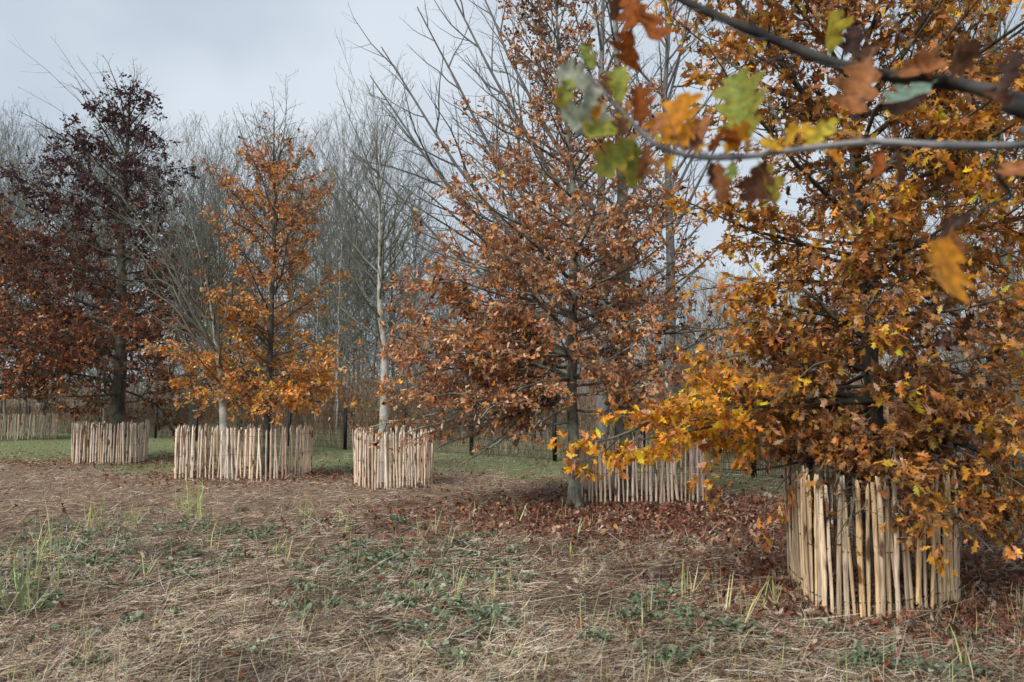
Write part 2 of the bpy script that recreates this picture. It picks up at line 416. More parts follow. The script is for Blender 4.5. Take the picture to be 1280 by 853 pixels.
# --- olive-leaved young oak behind the dark one
def col1c(rng, P, cn):
    n = len(P); return palette(rng, n, [OLIVE, COPPER, BROWN, ORANGE, (.3, .22, .06)], [3, 2, 2.5, 1.3, 2])
build_tree('oak_tree', 'low olive and amber leaved oak standing beyond the mesh fence between two paling rings', 'tree',
    (gx(200, 27.), 36.0), 23, [(0, 0, 0), (.1, 0, 3), (.1, 0, 6.3)], .14,
    dict(n=40, t0=.2, el=[5, 25, 55], env=[(1, 3.6, 3.2, 2.6), (3.5, 3, 3, 2.5), (6, .5, .5, .5)],
         d1=3.4, d2=6, rmin=.004), M_bark_dark, dict(per_m=5, base=.8, tuft=2, size=.15, lod=1, color=col1c, thr=-.3, droop=.3))

# --- orange oak in the wide ring
b2 = (gx(335, 16.5), 16.5)
def col2(rng, P, cn):
    n = len(P); f = np.clip((P[:, 2]-2.6)/2.8+rng.normal(0, .3, n), 0, 1)[:, None]
    low = palette(rng, n, [ORANGE, GOLD, COPPER, TAN, BROWN, (.85, .44, .18)], [3.6, 1.4, 1.6, 2.2, .5, 4.4])
    hi = palette(rng, n, [COPPER, BROWN, TAN, ORANGE, (.50, .25, .13)], [3, 2, 2., 1.8, 3])
    return low*(1-f)+hi*f
build_tree('oak_tree', 'slender bright orange oak with dark thin trunk rising from the widest paling ring', 'tree',
    b2, 31, [(0, 0, 0), (-.02, 0, 2), (.06, 0, 4.5), (0, 0, 7.6)], .08,
    dict(n=46, t0=.19, t1=.93, el=[2, 42, 66], env=[(1.3, 2.1, 1.6, 1.7), (2.0, 1.8, 1.6, 1.5), (3.2, 1.8, 1.6, 1.6), (4.6, 1.6, 1.5, 1.4), (6, 1.15, 1.15, 1.1), (7.2, .5, .5, .5)],
         d1=6, d2=11, q1=.42, q2=.5, rmin=.003, up=.05, up1=.05, rr=.010,
         extra=[(1.75, T(205, 437, 16.2), .12), (1.6, T(225, 500, 15.9), .1), (1.9, T(195, 430, 16.0), .15), (1.8, T(432, 440, 16.0), .1), (1.6, T(445, 490, 16.3), .1), (1.5, T(345, 515, 15.0), .1), (1.55, T(425, 478, 16.2), .12), (1.5, T(400, 512, 15.8), .05), (1.5, T(300, 520, 15.6), .05), (2.0, T(250, 470, 15.8), .1), (1.7, T(262, 500, 15.6), .1), (1.6, T(375, 500, 15.4), .1), (1.6, T(285, 470, 15.2), .1), (1.9, T(215, 460, 16.8), .1), (1.8, T(410, 455, 16.6), .1), (2.6, T(240, 345, 16.2), .0), (3.0, T(248, 370, 15.7), .0)],
         bare=[(6.4, T(352, 118, 16.5), 0), (6.3, T(372, 135, 16.6), 0), (6.2, T(296, 122, 16.5), 0), (6.2, T(325, 135, 16.3), 0)]),
    M_bark_dark, dict(per_m=7, base=1.1, tuft=2, size=.098, lod=1, color=col2, thr=-.22, cs=2.4, air=([0, 2.0, 3.0, 5, 7], [-.4, -.3, .1, .1, .35]), droop=.3,
        mask=lambda P, r: (P[:, 2] < 6.9+r.normal(0, .35, len(P))) & (P[:, 2] > 1.05)))

# --- leaning pale bare tree in the wide ring
bb = dict(rmin=.0032, up=.05, up1=.07, up2=.08, d1=3.6, d2=6., q1=.45, q2=.55, a1=32, a2=30, spread=1.2, spread2=1.4, rr=.010, wig=.05)
b2b = (gx(291, 16.0), 16.0)
build_tree('bare_tree', 'leafless pale-barked tree leaning left and forking wide inside the widest paling ring', 'tree',
    b2b, 41, [(0, 0, 0), (-.12, 0, 1.3), (-.28, 0, 2.5), (-.6, .1, 4.0), (-1.0, .1, 5.4)], .125,
    dict(bb, n=30, t0=.30, el=[30, 42, 55], env=[(1.5, 1.6, .9, 1.5), (3.5, 1.5, 1.1, 1.4), (5, 1.1, 1.2, 1.1), (6.2, .3, .4, .4)], d1=4.5, d2=6.5, tpow=1.5,
         extra=[(2.4, T(175, 300, 16.), .1), (2.5, T(228, 240, 16.2), 0), (2.6, T(262, 210, 16.4), 0), (2.1, T(150, 345, 15.8), .25), (2.2, T(270, 330, 15.7), .0), (2.6, T(150, 240, 16.3), .2), (3.0, T(195, 215, 16.3), .1)]),
    M_bark_pale, twig=M_bark_grey)
# --- pale trunk standing behind it
build_tree('bare_tree', 'slim pale grey leafless tree standing close behind the widest paling ring', 'tree',
    (gx(243, 21), 21.), 43, [(0, 0, 0), (.0, 0, 3), (.2, 0, 7.6)], .09,
    dict(bb, n=34, t0=.25, el=[35, 48, 60], env=[(2, 1.6, 1.6, 1.6), (5, 1.5, 1.5, 1.5), (8, .4, .4, .4)]), M_bark_grey, twig=M_bark_grey)

# --- pale trunk in third ring
b3 = (gx(482, 15.2), 15.2)
def col3(rng, P, cn): return palette(rng, len(P), [ORANGE, COPPER, (.5, .12, .03), TAN], [3, 3, 2, 1])
build_tree('bare_tree', 'whitish straight-trunked tree with upswept bare twigs rising from the narrow middle paling ring', 'tree',
    b3, 51, [(0, 0, 0), (-.01, 0, 2.4), (-.12, 0, 3.5), (-.15, 0, 7.1)], .12,
    dict(bb, n=36, t0=.30, el=[28, 52, 68], env=[(2, 1.7, 1.3, 1.4), (3.5, 1.7, 1.4, 1.4), (5.5, 1.5, 1.3, 1.2), (7.2, .6, .6, .6)], d1=4.4, d2=6, d3=None, tpow=1.35, wob=.35,
         extra=[(2.55, T(398, 395, 14.9), .1), (2.9, T(400, 380, 15.2), -.05), (2.6, T(560, 410, 15.), 0.)]),
    M_bark_pale, dict(per_m=.35, base=0.02, size=.11, lod=1, color=col3, thr=-.2, mask=lambda P, r: (P[:, 2] < 3.9)), twig=M_bark_grey)

# --- copper oak in front of the fourth ring
b4 = (gx(718, 11.75), 11.75)
def col4(rng, P, cn):
    n = len(P); z = P[:, 2]
    f = np.clip((z-4.6)/2.5+rng.normal(0, .3, n), 0, 1)[:, None]
    low = palette(rng, n, [COPPER, BROWN, PINKTAN, TAN, (.40, .21, .125), ORANGE, DKBROWN], [3.6, 1.6, 3.2, 2.8, 3.5, 1.2, .3])
    hi = palette(rng, n, [BROWN, (.30, .16, .10), TAN, COPPER, DKBROWN], [2.6, 3, 1.8, 1.4, 1.0])
    return low*(1-f)+hi*f
build_tree('oak_tree', 'big copper-leaved oak with bare grey trunk standing in front of a paling ring', 'tree',
    b4, 61, [(0, 0, 0), (-.03, 0, 2), (.0, 0, 4.5), (-.35, 0, 8.3)], .092,
    dict(n=70, t0=.175, el=[2, 30, 58], env=[(1.3, 2.8, 1.8, 2.1), (2.6, 3.0, 1.9, 2.1), (4, 2.5, 1.6, 1.8), (5.2, 1.6, 1.15, 1.3), (6.5, 1.0, .85, .9), (8.2, .35, .35, .35)],
         d1=7, d2=12, q1=.40, q2=.5, rmin=.0026, up=.035, spread=.7, rr=.0125,
         extra=[(1.75, T(505, 545, 11.3), .15), (1.45, T(560, 585, 11.0), .1), (2.2, T(488, 400, 11.8), .05), (2.0, T(490, 470, 11.6), .1), (2.5, T(500, 350, 12.0), -.05), (1.5, T(640, 560, 10.6), .05), (1.6, T(520, 555, 11.6), .1), (1.7, T(462, 535, 11.9), .15), (2.0, T(470, 440, 12.1), .1), (1.8, T(600, 520, 10.4), .12), (1.7, T(535, 500, 12.4), .1), (2.4, T(555, 440, 10.6), .05), (2.8, T(520, 330, 11.2), .0), (1.5, T(590, 560, 12.2), .1), (1.6, T(500, 505, 10.8), .1), (1.55, T(545, 555, 12.6), .1), (1.9, T(498, 430, 11.0), .1), (2.1, T(530, 400, 12.8), .1), (1.9, T(850, 480, 11.4), .1), (3.4, T(505, 300, 11.8), -.1)]),
    M_bark_lichen, dict(per_m=7, base=1.1, tuft=2, size=.085, lod=1, color=col4, thr=-.36, cs=2.4, air=([0, 2.6, 3.4, 5, 8], [-.3, -.15, 0, .25, .3]), droop=.3, curl=.6,
        mask=lambda P, r: (P[:, 2] > .9) & ((P[:, 2] > 1.5) | (r.uniform(0, 1, len(P)) < .22)) & ((P[:, 0] < b4[0]+1.9) | (r.uniform(0, 1, len(P)) < .5))), sides=14)

# --- the thicker trunk inside the fourth ring
b4b = (gx(779, 12.7), 12.7)
def col4b(rng, P, cn): return palette(rng, len(P), [BROWN, COPPER, PINKTAN, TAN, DKBROWN, GOLD], [3, 3, 2, 1.4, 1.4, .4])
build_tree('oak_tree', 'thick-trunked dark oak inside the ring behind the copper oak', 'tree',
    b4b, 71, [(0, 0, 0), (-.03, 0, 1.8), (.02, 0, 4), (-.1, 0, 9.6)], .15,
    dict(n=46, t0=.2, el=[12, 35, 60], env=[(1.8, 1.4, 2.2, 1.8), (3.0, 1.5, 2.2, 1.8), (5, 1.6, 1.5, 1.6), (7, 1.2, 1.0, 1.1), (9.6, .3, .3, .3)],
         d1=5, d2=9, q1=.42, q2=.5, rmin=.003, up=.03, spread=.7, rr=.013,
         extra=[(2.45, T(905, 420, 12.4), .12), (2.6, T(940, 400, 12.6), .0), (2.2, T(880, 500, 12.0), .1), (2.9, T(700, 330, 13.), 0.), (1.9, T(860, 545, 11.9), .1)]),
    M_bark_lichen, dict(per_m=5, base=.8, tuft=2, size=.09, lod=1, color=col4b, thr=-.1, cs=2.2, droop=.3,
        mask=lambda P, r: (P[:, 2] < 6.4) & (P[:, 2] > 1.2)), sides=14)

# --- big bare trees behind the middle of the picture
big = dict(rmin=.0032, up=.03, up1=.05, up2=.06, d1=1.9, d2=3.8, q1=.45, q2=.5, a1=36, a2=38, spread=1.2, spread2=1.4, rr=.0095, wig=.05)
b6 = (gx(752, 17.5), 17.5)
build_tree('bare_tree', 'tall blue-grey leafless tree throwing long arching limbs up and left behind the copper oak', 'tree',
    b6, 81, [(0, 0, 0), (0, 0, 4), (.0, 0, 8), (.1, 0, 13)], .16,
    dict(big, n=30, t0=.2, el=[40, 48, 60], env=[(2, 3.2, 2.2, 2.4), (6, 3.4, 2.4, 2.6), (9, 2.5, 1.8, 2.), (13, .5, .5, .5)],
         extra=[(3.2, T(472, 62, 17.), -.5), (3.0, T(463, 95, 17.2), -.6), (4.2, T(515, 5, 17.), -.5), (4.8, T(535, -60, 17.3), -.4), (2.7, T(455, 195, 17.), -.4), (5.4, T(575, -60, 17.), -.3), (3.6, T(490, 130, 17.5), -.5)]),
    M_bark_bluegrey)
build_tree('bare_tree', 'tall leafless grey tree with two forking stems seen between the copper oak and golden oak', 'tree',
    (gx(838, 18.5), 18.5), 83, [(0, 0, 0), (.05, 0, 5), (-.05, 0, 9), (.3, 0, 13)], .15,
    dict(big, n=32, t0=.3, el=[40, 50, 62], env=[(3, 2., 2., 2.), (8, 2.4, 2.4, 2.2), (13, .5, .5, .5)], rr=.012), M_bark_bluegrey)
# --- bare trees at the right edge
for (px, Y, sd, hh, lb) in ((1195, 14.5, 91, 10.5, 'leafless grey tree behind the golden oak, left of two at the right edge'),
                            (1268, 12.8, 92, 10., 'pale-stemmed leafless tree at the right edge of the picture behind the golden oak'),
                            (1130, 19, 93, 11., 'slim leafless tree far behind the golden oak showing through its upper leaves')):
    build_tree('bare_tree', lb, 'tree', (gx(px, Y), Y), sd, [(0, 0, 0), (.05, 0, 3), (-.1, 0, hh)], .12,
        dict(bb, n=40, t0=.2, el=[35, 52, 66], env=[(2, 1.6, 1.6, 1.6), (6, 1.6, 1.6, 1.6), (hh, .3, .3, .3)], d1=3.2, d2=4.6), M_bark_bluegrey if sd != 92 else M_bark_grey)

# --- golden near oak
b5 = (3.0, 6.75)
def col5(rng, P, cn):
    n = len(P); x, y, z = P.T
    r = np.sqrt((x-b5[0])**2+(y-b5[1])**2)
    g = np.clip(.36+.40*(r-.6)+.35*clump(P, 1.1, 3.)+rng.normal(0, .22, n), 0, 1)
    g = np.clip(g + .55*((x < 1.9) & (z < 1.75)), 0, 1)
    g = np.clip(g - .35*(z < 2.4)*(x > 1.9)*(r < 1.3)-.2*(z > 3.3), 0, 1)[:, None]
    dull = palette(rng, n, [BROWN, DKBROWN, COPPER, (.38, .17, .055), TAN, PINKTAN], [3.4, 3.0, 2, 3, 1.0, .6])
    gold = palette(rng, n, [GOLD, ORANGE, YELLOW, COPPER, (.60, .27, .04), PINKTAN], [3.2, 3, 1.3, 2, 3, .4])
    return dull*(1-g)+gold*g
build_tree('oak_tree', 'golden orange and brown oak filling the right side above the nearest paling ring', 'tree',
    b5, 105, [(0, 0, 0), (.02, 0, 1.5), (-.05, 0, 3.5), (.1, 0, 6.8)], .085,
    dict(n=80, t0=.155, el=[-14, 24, 52], env=[(.9, 1.5, 1.9, 1.5), (1.6, 1.4, 2.1, 1.6), (2.6, 1.85, 2.3, 1.7), (3.8, 2.0, 2.2, 1.8), (5.2, 1.5, 1.6, 1.4), (6.8, .3, .3, .3)],
         d1=7.5, d2=13, q1=.38, q2=.5, rmin=.0022, up=.02, up2=-.02, spread=.8, rr=.011,
         extra=[(1.5, T(712, 548, 6.5), .10), (1.45, T(780, 560, 6.2), .08), (1.5, T(860, 545, 6.0), .08), (1.35, T(915, 628, 6.3), .18), (1.3, T(1250, 640, 5.7), .12), (1.3, T(1110, 650, 5.55), .12),
                (1.4, T(1030, 610, 5.55), .1), (1.6, T(1300, 555, 6.), .12), (1.5, T(1180, 540, 5.7), .1), (1.8, T(990, 490, 5.8), .1), (1.2, T(1200, 660, 5.9), .15), (1.2, T(1120, 590, 5.5), .1), (1.15, T(1270, 655, 6.2), .15), (1.1, T(1140, 670, 5.45), .15), (1.1, T(1215, 675, 5.7), .15), (1.3, T(1320, 610, 6.0), .1), (1.4, T(1290, 520, 5.6), .1), (1.2, T(1085, 665, 5.4), .12), (1.2, T(1050, 650, 5.6), .15), (1.25, T(1160, 615, 5.5), .1), (1.3, T(1235, 600, 5.6), .1), (2.0, T(1080, 430, 5.4), .2), (1.9, T(905, 400, 6.4), .1), (2.2, T(880, 320, 6.6), .1), (2.6, T(900, 250, 6.6), .05), (1.6, T(820, 500, 6.4), .12), (2.3, T(1150, 380, 5.5), .2), (2.6, T(1020, 340, 5.6), .2), (3.0, T(1100, 260, 5.7), .1), (3.4, T(1060, 170, 5.8), .1)]),
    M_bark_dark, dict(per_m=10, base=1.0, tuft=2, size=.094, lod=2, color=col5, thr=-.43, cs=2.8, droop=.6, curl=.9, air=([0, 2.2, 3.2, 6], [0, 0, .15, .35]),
        mask=lambda P, r: (P[:, 2] > .42) & ~((P[:, 2] < 1.12) & (P[:, 0] < 2.62) & (P[:, 0] > 2.1) & (r.uniform(0, 1, len(P)) < .9))), sides=14)

# --- rust oak behind the right edge
def col7(rng, P, cn): return palette(rng, len(P), [RUST, COPPER, (.42, .13, .03), BROWN, DKBROWN, ORANGE], [3, 3, 2, 2, 1, 1])
build_tree('oak_tree', 'red-rust oak just beyond the right edge with branches reaching in behind the golden one', 'tree',
    (gx(1345, 10.0), 10.0), 111, [(0, 0, 0), (0, 0, 2), (.05, 0, 5.2)], .08,
    dict(n=44, t0=.22, el=[0, 28, 55], env=[(1, 1.7, 1.6, 1.6), (2.5, 1.7, 1.6, 1.6), (4, 1.1, 1.1, 1.1), (5.2, .3, .3, .3)],
         d1=6, d2=11, q1=.4, rmin=.003), M_bark_dark, dict(per_m=7, base=1, tuft=2, size=.105, lod=1, color=col7, thr=-.3, droop=.3))

def col8(rng, P, cn): return palette(rng, len(P), [RUST, COPPER, BROWN, DKBROWN, OLIVE, TAN], [2.4, 1.6, 3, 2, 1.6, 1.4])
for px, Y, hh, sd, lb_ in ((452, 30., 2.9, 121, 'low rusty sapling beyond the mesh fence left of the whitish trunk'), (548, 27.5, 2.6, 122, 'low rusty sapling beyond the mesh fence right of the whitish trunk'),
                      (668, 25., 3.2, 123, 'brown-leaved sapling beyond the mesh fence left of the copper oak trunk'), (872, 21.5, 2.9, 124, 'brown-leaved sapling beyond the mesh fence between copper and golden oaks'),
                      (1232, 16.5, 3.4, 125, 'rusty sapling beyond the mesh fence right of the golden oak'), (205, 36., 3.6, 126, 'rusty sapling beyond the mesh fence between the two leftmost trunks'), (60, 39, 4., 127, 'brown sapling beyond the mesh fence by the far-left ring')):
    build_tree('oak_sapling', lb_, 'sapling', (gx(px, Y), Y), sd, [(0, 0, 0), (.05, 0, hh*.5), (-.05, 0, hh)], .035,
        dict(n=22, t0=.12, el=[20, 38, 60], env=[(.3, 1.1, 1.1, 1.), (hh*.5, 1.2, 1.2, 1.), (hh, .3, .3, .3)], d1=3.6, d2=6, rmin=.004),
        M_bark_grey, dict(per_m=4, base=.6, tuft=2, size=.12, lod=1, color=col8, thr=-.2, droop=.3), group='saplings beyond the mesh fence')

# ------------------------------------------------------------------ oak beside the camera whose limbs reach in from the right
def catmull(pts, n):
    pts = np.array(pts, float); k = len(pts)
    e = np.concatenate([[2*pts[0]-pts[1]], pts, [2*pts[-1]-pts[-2]]])
    out = []
    for t in np.linspace(0, k-1-1e-6, n):
        i = int(t); u = t-i; p0, p1, p2, p3 = e[i:i+4]
        out.append(.5*((2*p1)+(-p0+p2)*u+(2*p0-5*p1+4*p2-p3)*u*u+(-p0+3*p1-3*p2+p3)*u**3))
    return np.array(out)
rng = np.random.default_rng(7)
fx, fy = 2.15, 1.25
near = thing('oak_tree', 'blurred nearest oak whose bare limbs and lobed leaves hang across the top right', 'tree', (fx, fy, 0))
O = np.array([fx, fy, 0.])
tp = catmull([(0, 0, -.03), (.02, .0, 1), (0, .02, 2.0), (.05, 0, 3.2), (.02, 0, 4.6)], 20)
link('trunk', make_mesh('trunk', *tubes(tp[None], np.linspace(.11, .03, 20)[None], 14), M_bark_dark), near)
M_limb = bark_mat('young_limb_bark', (.008, .008, .009), (.032, .03, .032), (.06, .06, .055), 30., bump=.25)
M_limb2 = bark_mat('young_twig_bark', (.06, .062, .07), (.16, .165, .18), (.25, .25, .26), 30., bump=.25)
def limb(pts, r0, r1, mat):
    p = catmull(pts, 46)-O; n = len(p)
    r = np.linspace(r0, r1, n)*(1+.10*np.sin(np.arange(n)*1.7)*rng.uniform(.3, 1, n))
    return link('limb', make_mesh('limb', *tubes(p[None], r[None], 10), mat), near)
YA = 1.75
limbA = limb([O+(0, 0, 1.75), W(1330, 150, 1.6), W(1280, 128, 1.65), W(1200, 106, YA), W(1110, 95, YA), W(1040, 78, YA), W(950, 43, 1.8), W(860, 4, 1.85), W(780, -45, 1.9), W(700, -120, 2.)], .020, .006, M_limb)
YB = 1.6
limbB = limb([O+(0, 0, 1.6), W(1360, 176, 1.5), W(1280, 182, 1.52), W(1180, 182, 1.55), W(1090, 178, YB), W(1000, 187, YB), W(920, 197, YB), W(860, 195, YB), W(815, 178, YB), W(785, 147, YB), W(758, 120, 1.6), W(738, 95, 1.6)], .0095, .003, M_limb2)
limbC = limb([O+(0, 0, 1.35), W(1330, 240, 1.5), W(1262, 248, 1.5), W(1222, 266, 1.5), W(1190, 284, 1.5)], .006, .002, M_limb)
FG = dict(  # colour pairs
    green=(.24, .30, .06), pale=(.42, .46, .36), rust=(.34, .10, .02), brown=(.15, .07, .04), dark=(.06, .032, .024),
    copper=(.40, .17, .07), orange=(.66, .27, .03), gold=(.72, .42, .04), yellow=(.66, .55, .08), teal=(.23, .33, .27))
fgl = [ # x, y of the stalk, x, y of the tip, colour, limb, depth
 (752, 116, 690, 84, 'pale', 'B', 1.6), (738, 95, 742, 160, 'pale', 'B', 1.58), (742, 96, 728, 48, 'green', 'B', 1.6), (716, 92, 700, 140, 'green', 'B', 1.6),
 (776, 138, 772, 74, 'green', 'B', 1.6), (790, 150, 724, 190, 'green', 'B', 1.58), (800, 165, 738, 232, 'green', 'B', 1.6), (795, 168, 786, 236, 'green', 'B', 1.6),
 (795, 160, 762, 158, 'yellow', 'B', 1.62), (800, 168, 798, 98, 'rust', 'B', 1.6), (806, 172, 812, 222, 'copper', 'B', 1.6), (775, 145, 700, 168, 'pale', 'B', 1.6),
 (786, -25, 792, 52, 'rust', 'A', 1.85), (800, -5, 808, 86, 'rust', 'A', 1.85), (792, 30, 770, 80, 'rust', 'A', 1.87), (780, -20, 764, 20, 'brown', 'A', 1.9),
 (830, 186, 850, 122, 'orange', 'B', 1.62), (842, 190, 882, 142, 'orange', 'B', 1.6), (850, 192, 884, 175, 'brown', 'B', 1.6), (868, 194, 886, 134, 'copper', 'B', 1.6),
 (905, 196, 940, 150, 'orange', 'B', 1.6), (925, 196, 908, 150, 'rust', 'B', 1.62), (935, 192, 916, 76, 'green', 'B', 1.64), (885, 196, 902, 240, 'brown', 'B', 1.6),
 (940, 194, 990, 252, 'yellow', 'B', 1.6), (915, 197, 918, 228, 'green', 'B', 1.6), (980, 188, 1000, 152, 'gold', 'B', 1.6), (1010, 184, 1008, 150, 'gold', 'B', 1.62),
 (1000, 186, 1040, 152, 'yellow', 'B', 1.62), (895, 196, 908, 258, 'copper', 'B', 1.6), (960, 192, 935, 262, 'brown', 'B', 1.6),
 (1038, 76, 1032, 12, 'yellow', 'A', 1.76), (1052, 78, 1078, 18, 'dark', 'A', 1.74), (1092, 60, 1058, 152, 'copper', 'A', 1.66), (1076, 92, 1092, 45, 'brown', 'A', 1.7),
 (1112, 96, 1188, 74, 'copper', 'A', 1.72), (1172, 98, 1100, 152, 'teal', 'A', 1.6), (1165, 112, 1108, 162, 'dark', 'A', 1.68), (1168, 104, 1140, 62, 'rust', 'A', 1.72),
 (1188, 100, 1226, 50, 'brown', 'A', 1.55), (1190, 106, 1182, 44, 'brown', 'A', 1.6), (1222, 110, 1268, 135, 'brown', 'A', 1.55), (1256, 118, 1270, 55, 'dark', 'A', 1.5),
 (1120, 182, 1130, 238, 'brown', 'B', 1.58), (1105, 180, 1088, 226, 'rust', 'B', 1.6), (1110, 180, 1140, 200, 'dark', 'B', 1.58),
 (1190, 284, 1156, 388, 'orange', 'C', 1.45), (1188, 284, 1200, 320, 'copper', 'C', 1.47), (1300, 200, 1236, 228, 'copper', 'C', 1.5), (1222, 266, 1180, 276, 'dark', 'C', 1.5),
]
def oak_leaf(rng, a, d, nv, L, wide):
    st = np.concatenate([[0, .06, .12], np.linspace(.17, 1, 26)]); cols_ = np.array([-1, -.55, 0, .55, 1.])
    env = np.sin(np.pi*np.clip((st-.12)/.88, 0, 1)**1.15)**.6*.36*wide
    V = np.zeros((len(st), 5, 3)); nl = rng.choice([2.6, 3.1, 3.6])
    for sd in (0, 1):
        ph = rng.uniform(-.25, .25); l = np.abs(np.sin(np.pi*(np.clip((st-.16)/.84, 0, 1)*nl+ph)))**.75*rng.uniform(.85, 1.1)
        w = np.maximum(env*(.30+.80*l)*(1+.08*np.sin(st*47+ph*9)), .008); w[-1] = .004
        for ci, cc in enumerate(cols_):
            if (cc < 0 and sd == 0) or (cc > 0 and sd == 1):
                V[:, ci, 1] = w*cc; V[:, ci, 0] = st+abs(cc)**1.5*.32*w
            elif cc == 0: V[:, ci, 0] = st
    x, y = V[..., 0], V[..., 1]; c1, c2, c3 = rng.normal(0, .35), rng.uniform(.2, 1.5), rng.normal(0, .8)
    V[..., 2] = -c1*x*x + c2*y*y*2.0 + c3*x*y + .035*np.sin(x*11+c3)*np.sin(y*14+c1*5)
    V[..., 1] *= 1-.3*min(c2, 1.2)*np.abs(y)*2
    d = d/np.linalg.norm(d); nv = nv-(nv@d)*d; nv /= np.linalg.norm(nv); b = np.cross(nv, d)
    X = a+L*(V[..., 0:1]*d+V[..., 1:2]*b+V[..., 2:3]*nv)
    n = len(st); i = np.arange(n-1)[:, None]*5+np.arange(4)[None]
    return X.reshape(-1, 3), np.stack([i, i+1, i+6, i+5], -1).reshape(-1, 4), np.repeat(st, 5), np.abs(np.tile(cols_, n))
lb = {'A': limbA, 'B': limbB, 'C': limbC}
pathB = [(1180, 182), (1090, 178), (1000, 187), (920, 197), (860, 195), (815, 178), (785, 147), (758, 120)]
for k in range(26):
    i = rng.integers(len(pathB)-1); u = rng.uniform(); x0 = pathB[i][0]*(1-u)+pathB[i+1][0]*u; y0 = pathB[i][1]*(1-u)+pathB[i+1][1]*u
    a = rng.uniform(0, 6.28); l = rng.uniform(26, 52)
    fgl.append((x0, y0, x0+l*math.cos(a), y0+l*math.sin(a)*(1 if math.sin(a) > 0 else .8), rng.choice(['orange', 'rust', 'brown', 'gold', 'copper', 'yellow', 'green'], p=[.22, .16, .2, .14, .14, .08, .06]), 'B', 1.6+rng.uniform(-.05, .3)))
for (x0, y0, x1, y1, cn, li, Y) in fgl:
    a = W(x0, y0, Y); b = W(x1, y1, Y-.03*rng.uniform(-1, 1)); d = (b-a)
    L = np.linalg.norm(d)*.88; 
    nv = np.array([rng.normal(0, .45), -1., .35+rng.normal(0, .35)]) if (x0, y0) != (1190, 284) else np.array([.05, -1., .1])
    V, Q, s, wq = oak_leaf(rng, a-O, d, nv, L, rng.uniform(.65, 1.0) if (x0, y0) != (1190, 284) else 1.25)
    c0 = np.array(FG[cn]); c1 = np.array(FG[rng.choice(['orange', 'gold', 'brown'])]) if cn in ('green', 'yellow', 'orange') else c0*.5
    f = np.clip((wq-.3)*rng.uniform(0, 1.1)+rng.normal(0, .1, len(s))+(s-.6)*rng.uniform(-.3, .6), 0, .9)[:, None]
    o = link('leaf', make_mesh('leaf', V, Q, M_leaf_close, c0*(1-f)+c1*f), lb[li])

for li, per in (('A', 5.), ('B', 7.)):
    me_ = {'A': limbA, 'B': limbB}[li]
    vv = np.empty(len(me_.data.vertices)*3, np.float32); me_.data.vertices.foreach_get('co', vv); vv = vv.reshape(-1, 10, 3).mean(1)
    PL = vv[None].astype(float); LL_ = np.linalg.norm(np.diff(PL[0], axis=0), axis=1).sum()
    pc, rc, lc_ = spawn(rng, PL, np.full((1, len(vv)), .006), np.array([LL_]), per, .3, .97, 50, 12, .09, 7, .03, .14, .0016, 1.2)
    for q in range(len(pc)):
        # every twig is one closed run: out along the twig, swelling at its buds
        kk = np.linspace(0, 6, 25); pq = np.stack([np.interp(kk, np.arange(7), pc[q, :, a_]) for a_ in range(3)], -1)
        rq = np.interp(kk, np.arange(7), rc[q])*(1+.55*(np.abs(kk-np.round(kk)) < .13))
        link('twig', make_mesh('twig', *tubes(pq[None], rq[None], 7), M_limb2), me_)

# ------------------------------------------------------------------ paling rings
def stake_variant(seed, h=1.0, mat=None):
    r = np.random.default_rng(seed); K = 8; S = 7
    zs = np.array([-.06, .12, .3, .48, .66, .84, .94, 1.0]); w = .0185*r.uniform(.75, 1.25); t = .011*r.uniform(.8, 1.3)
    th = np.arange(S)*2*np.pi/S
    sh = np.stack([np.cos(th)*w, np.where(np.sin(th) > 0, np.sin(th)*t*.6, np.sin(th)*t*1.3)], -1)*(1+r.normal(0, .08, (S, 1)))
    V = np.zeros((K, S, 3)); bx = np.cumsum(r.normal(0, .0032, K)); by = np.cumsum(r.normal(0, .0025, K))
    sc = np.ones(K)*(1+r.normal(0, .07, K)); sc[-2] *= .95; sc[-1] = r.choice([.18, .35, .7, .85])
    for k in range(K):
        V[k, :, 0] = bx[k]+sh[:, 0]*sc[k]; V[k, :, 1] = by[k]+sh[:, 1]*sc[k]; V[k, :, 2] = zs[k]*h
    V[-1, :, 2] += r.normal(0, .006, S)+V[-1, :, 0]*r.uniform(-.8, .8)
    Q = [(k*S+s, k*S+(s+1) % S, (k+1)*S+(s+1) % S, (k+1)*S+s) for k in range(K-1) for s in range(S)]
    me = make_mesh('stake', V, np.array(Q), mat or M_stake, smooth=False)
    import bmesh
    bm = bmesh.new(); bm.from_mesh(me); bm.verts.ensure_lookup_table()
    bm.faces.new([bm.verts[(K-1)*S+s] for s in range(S)]); bm.to_mesh(me); bm.free()
    return me
STK = [stake_variant(500+i) for i in range(14)]
STKP = [stake_variant(540+i, mat=M_stake_pale) for i in range(14)]

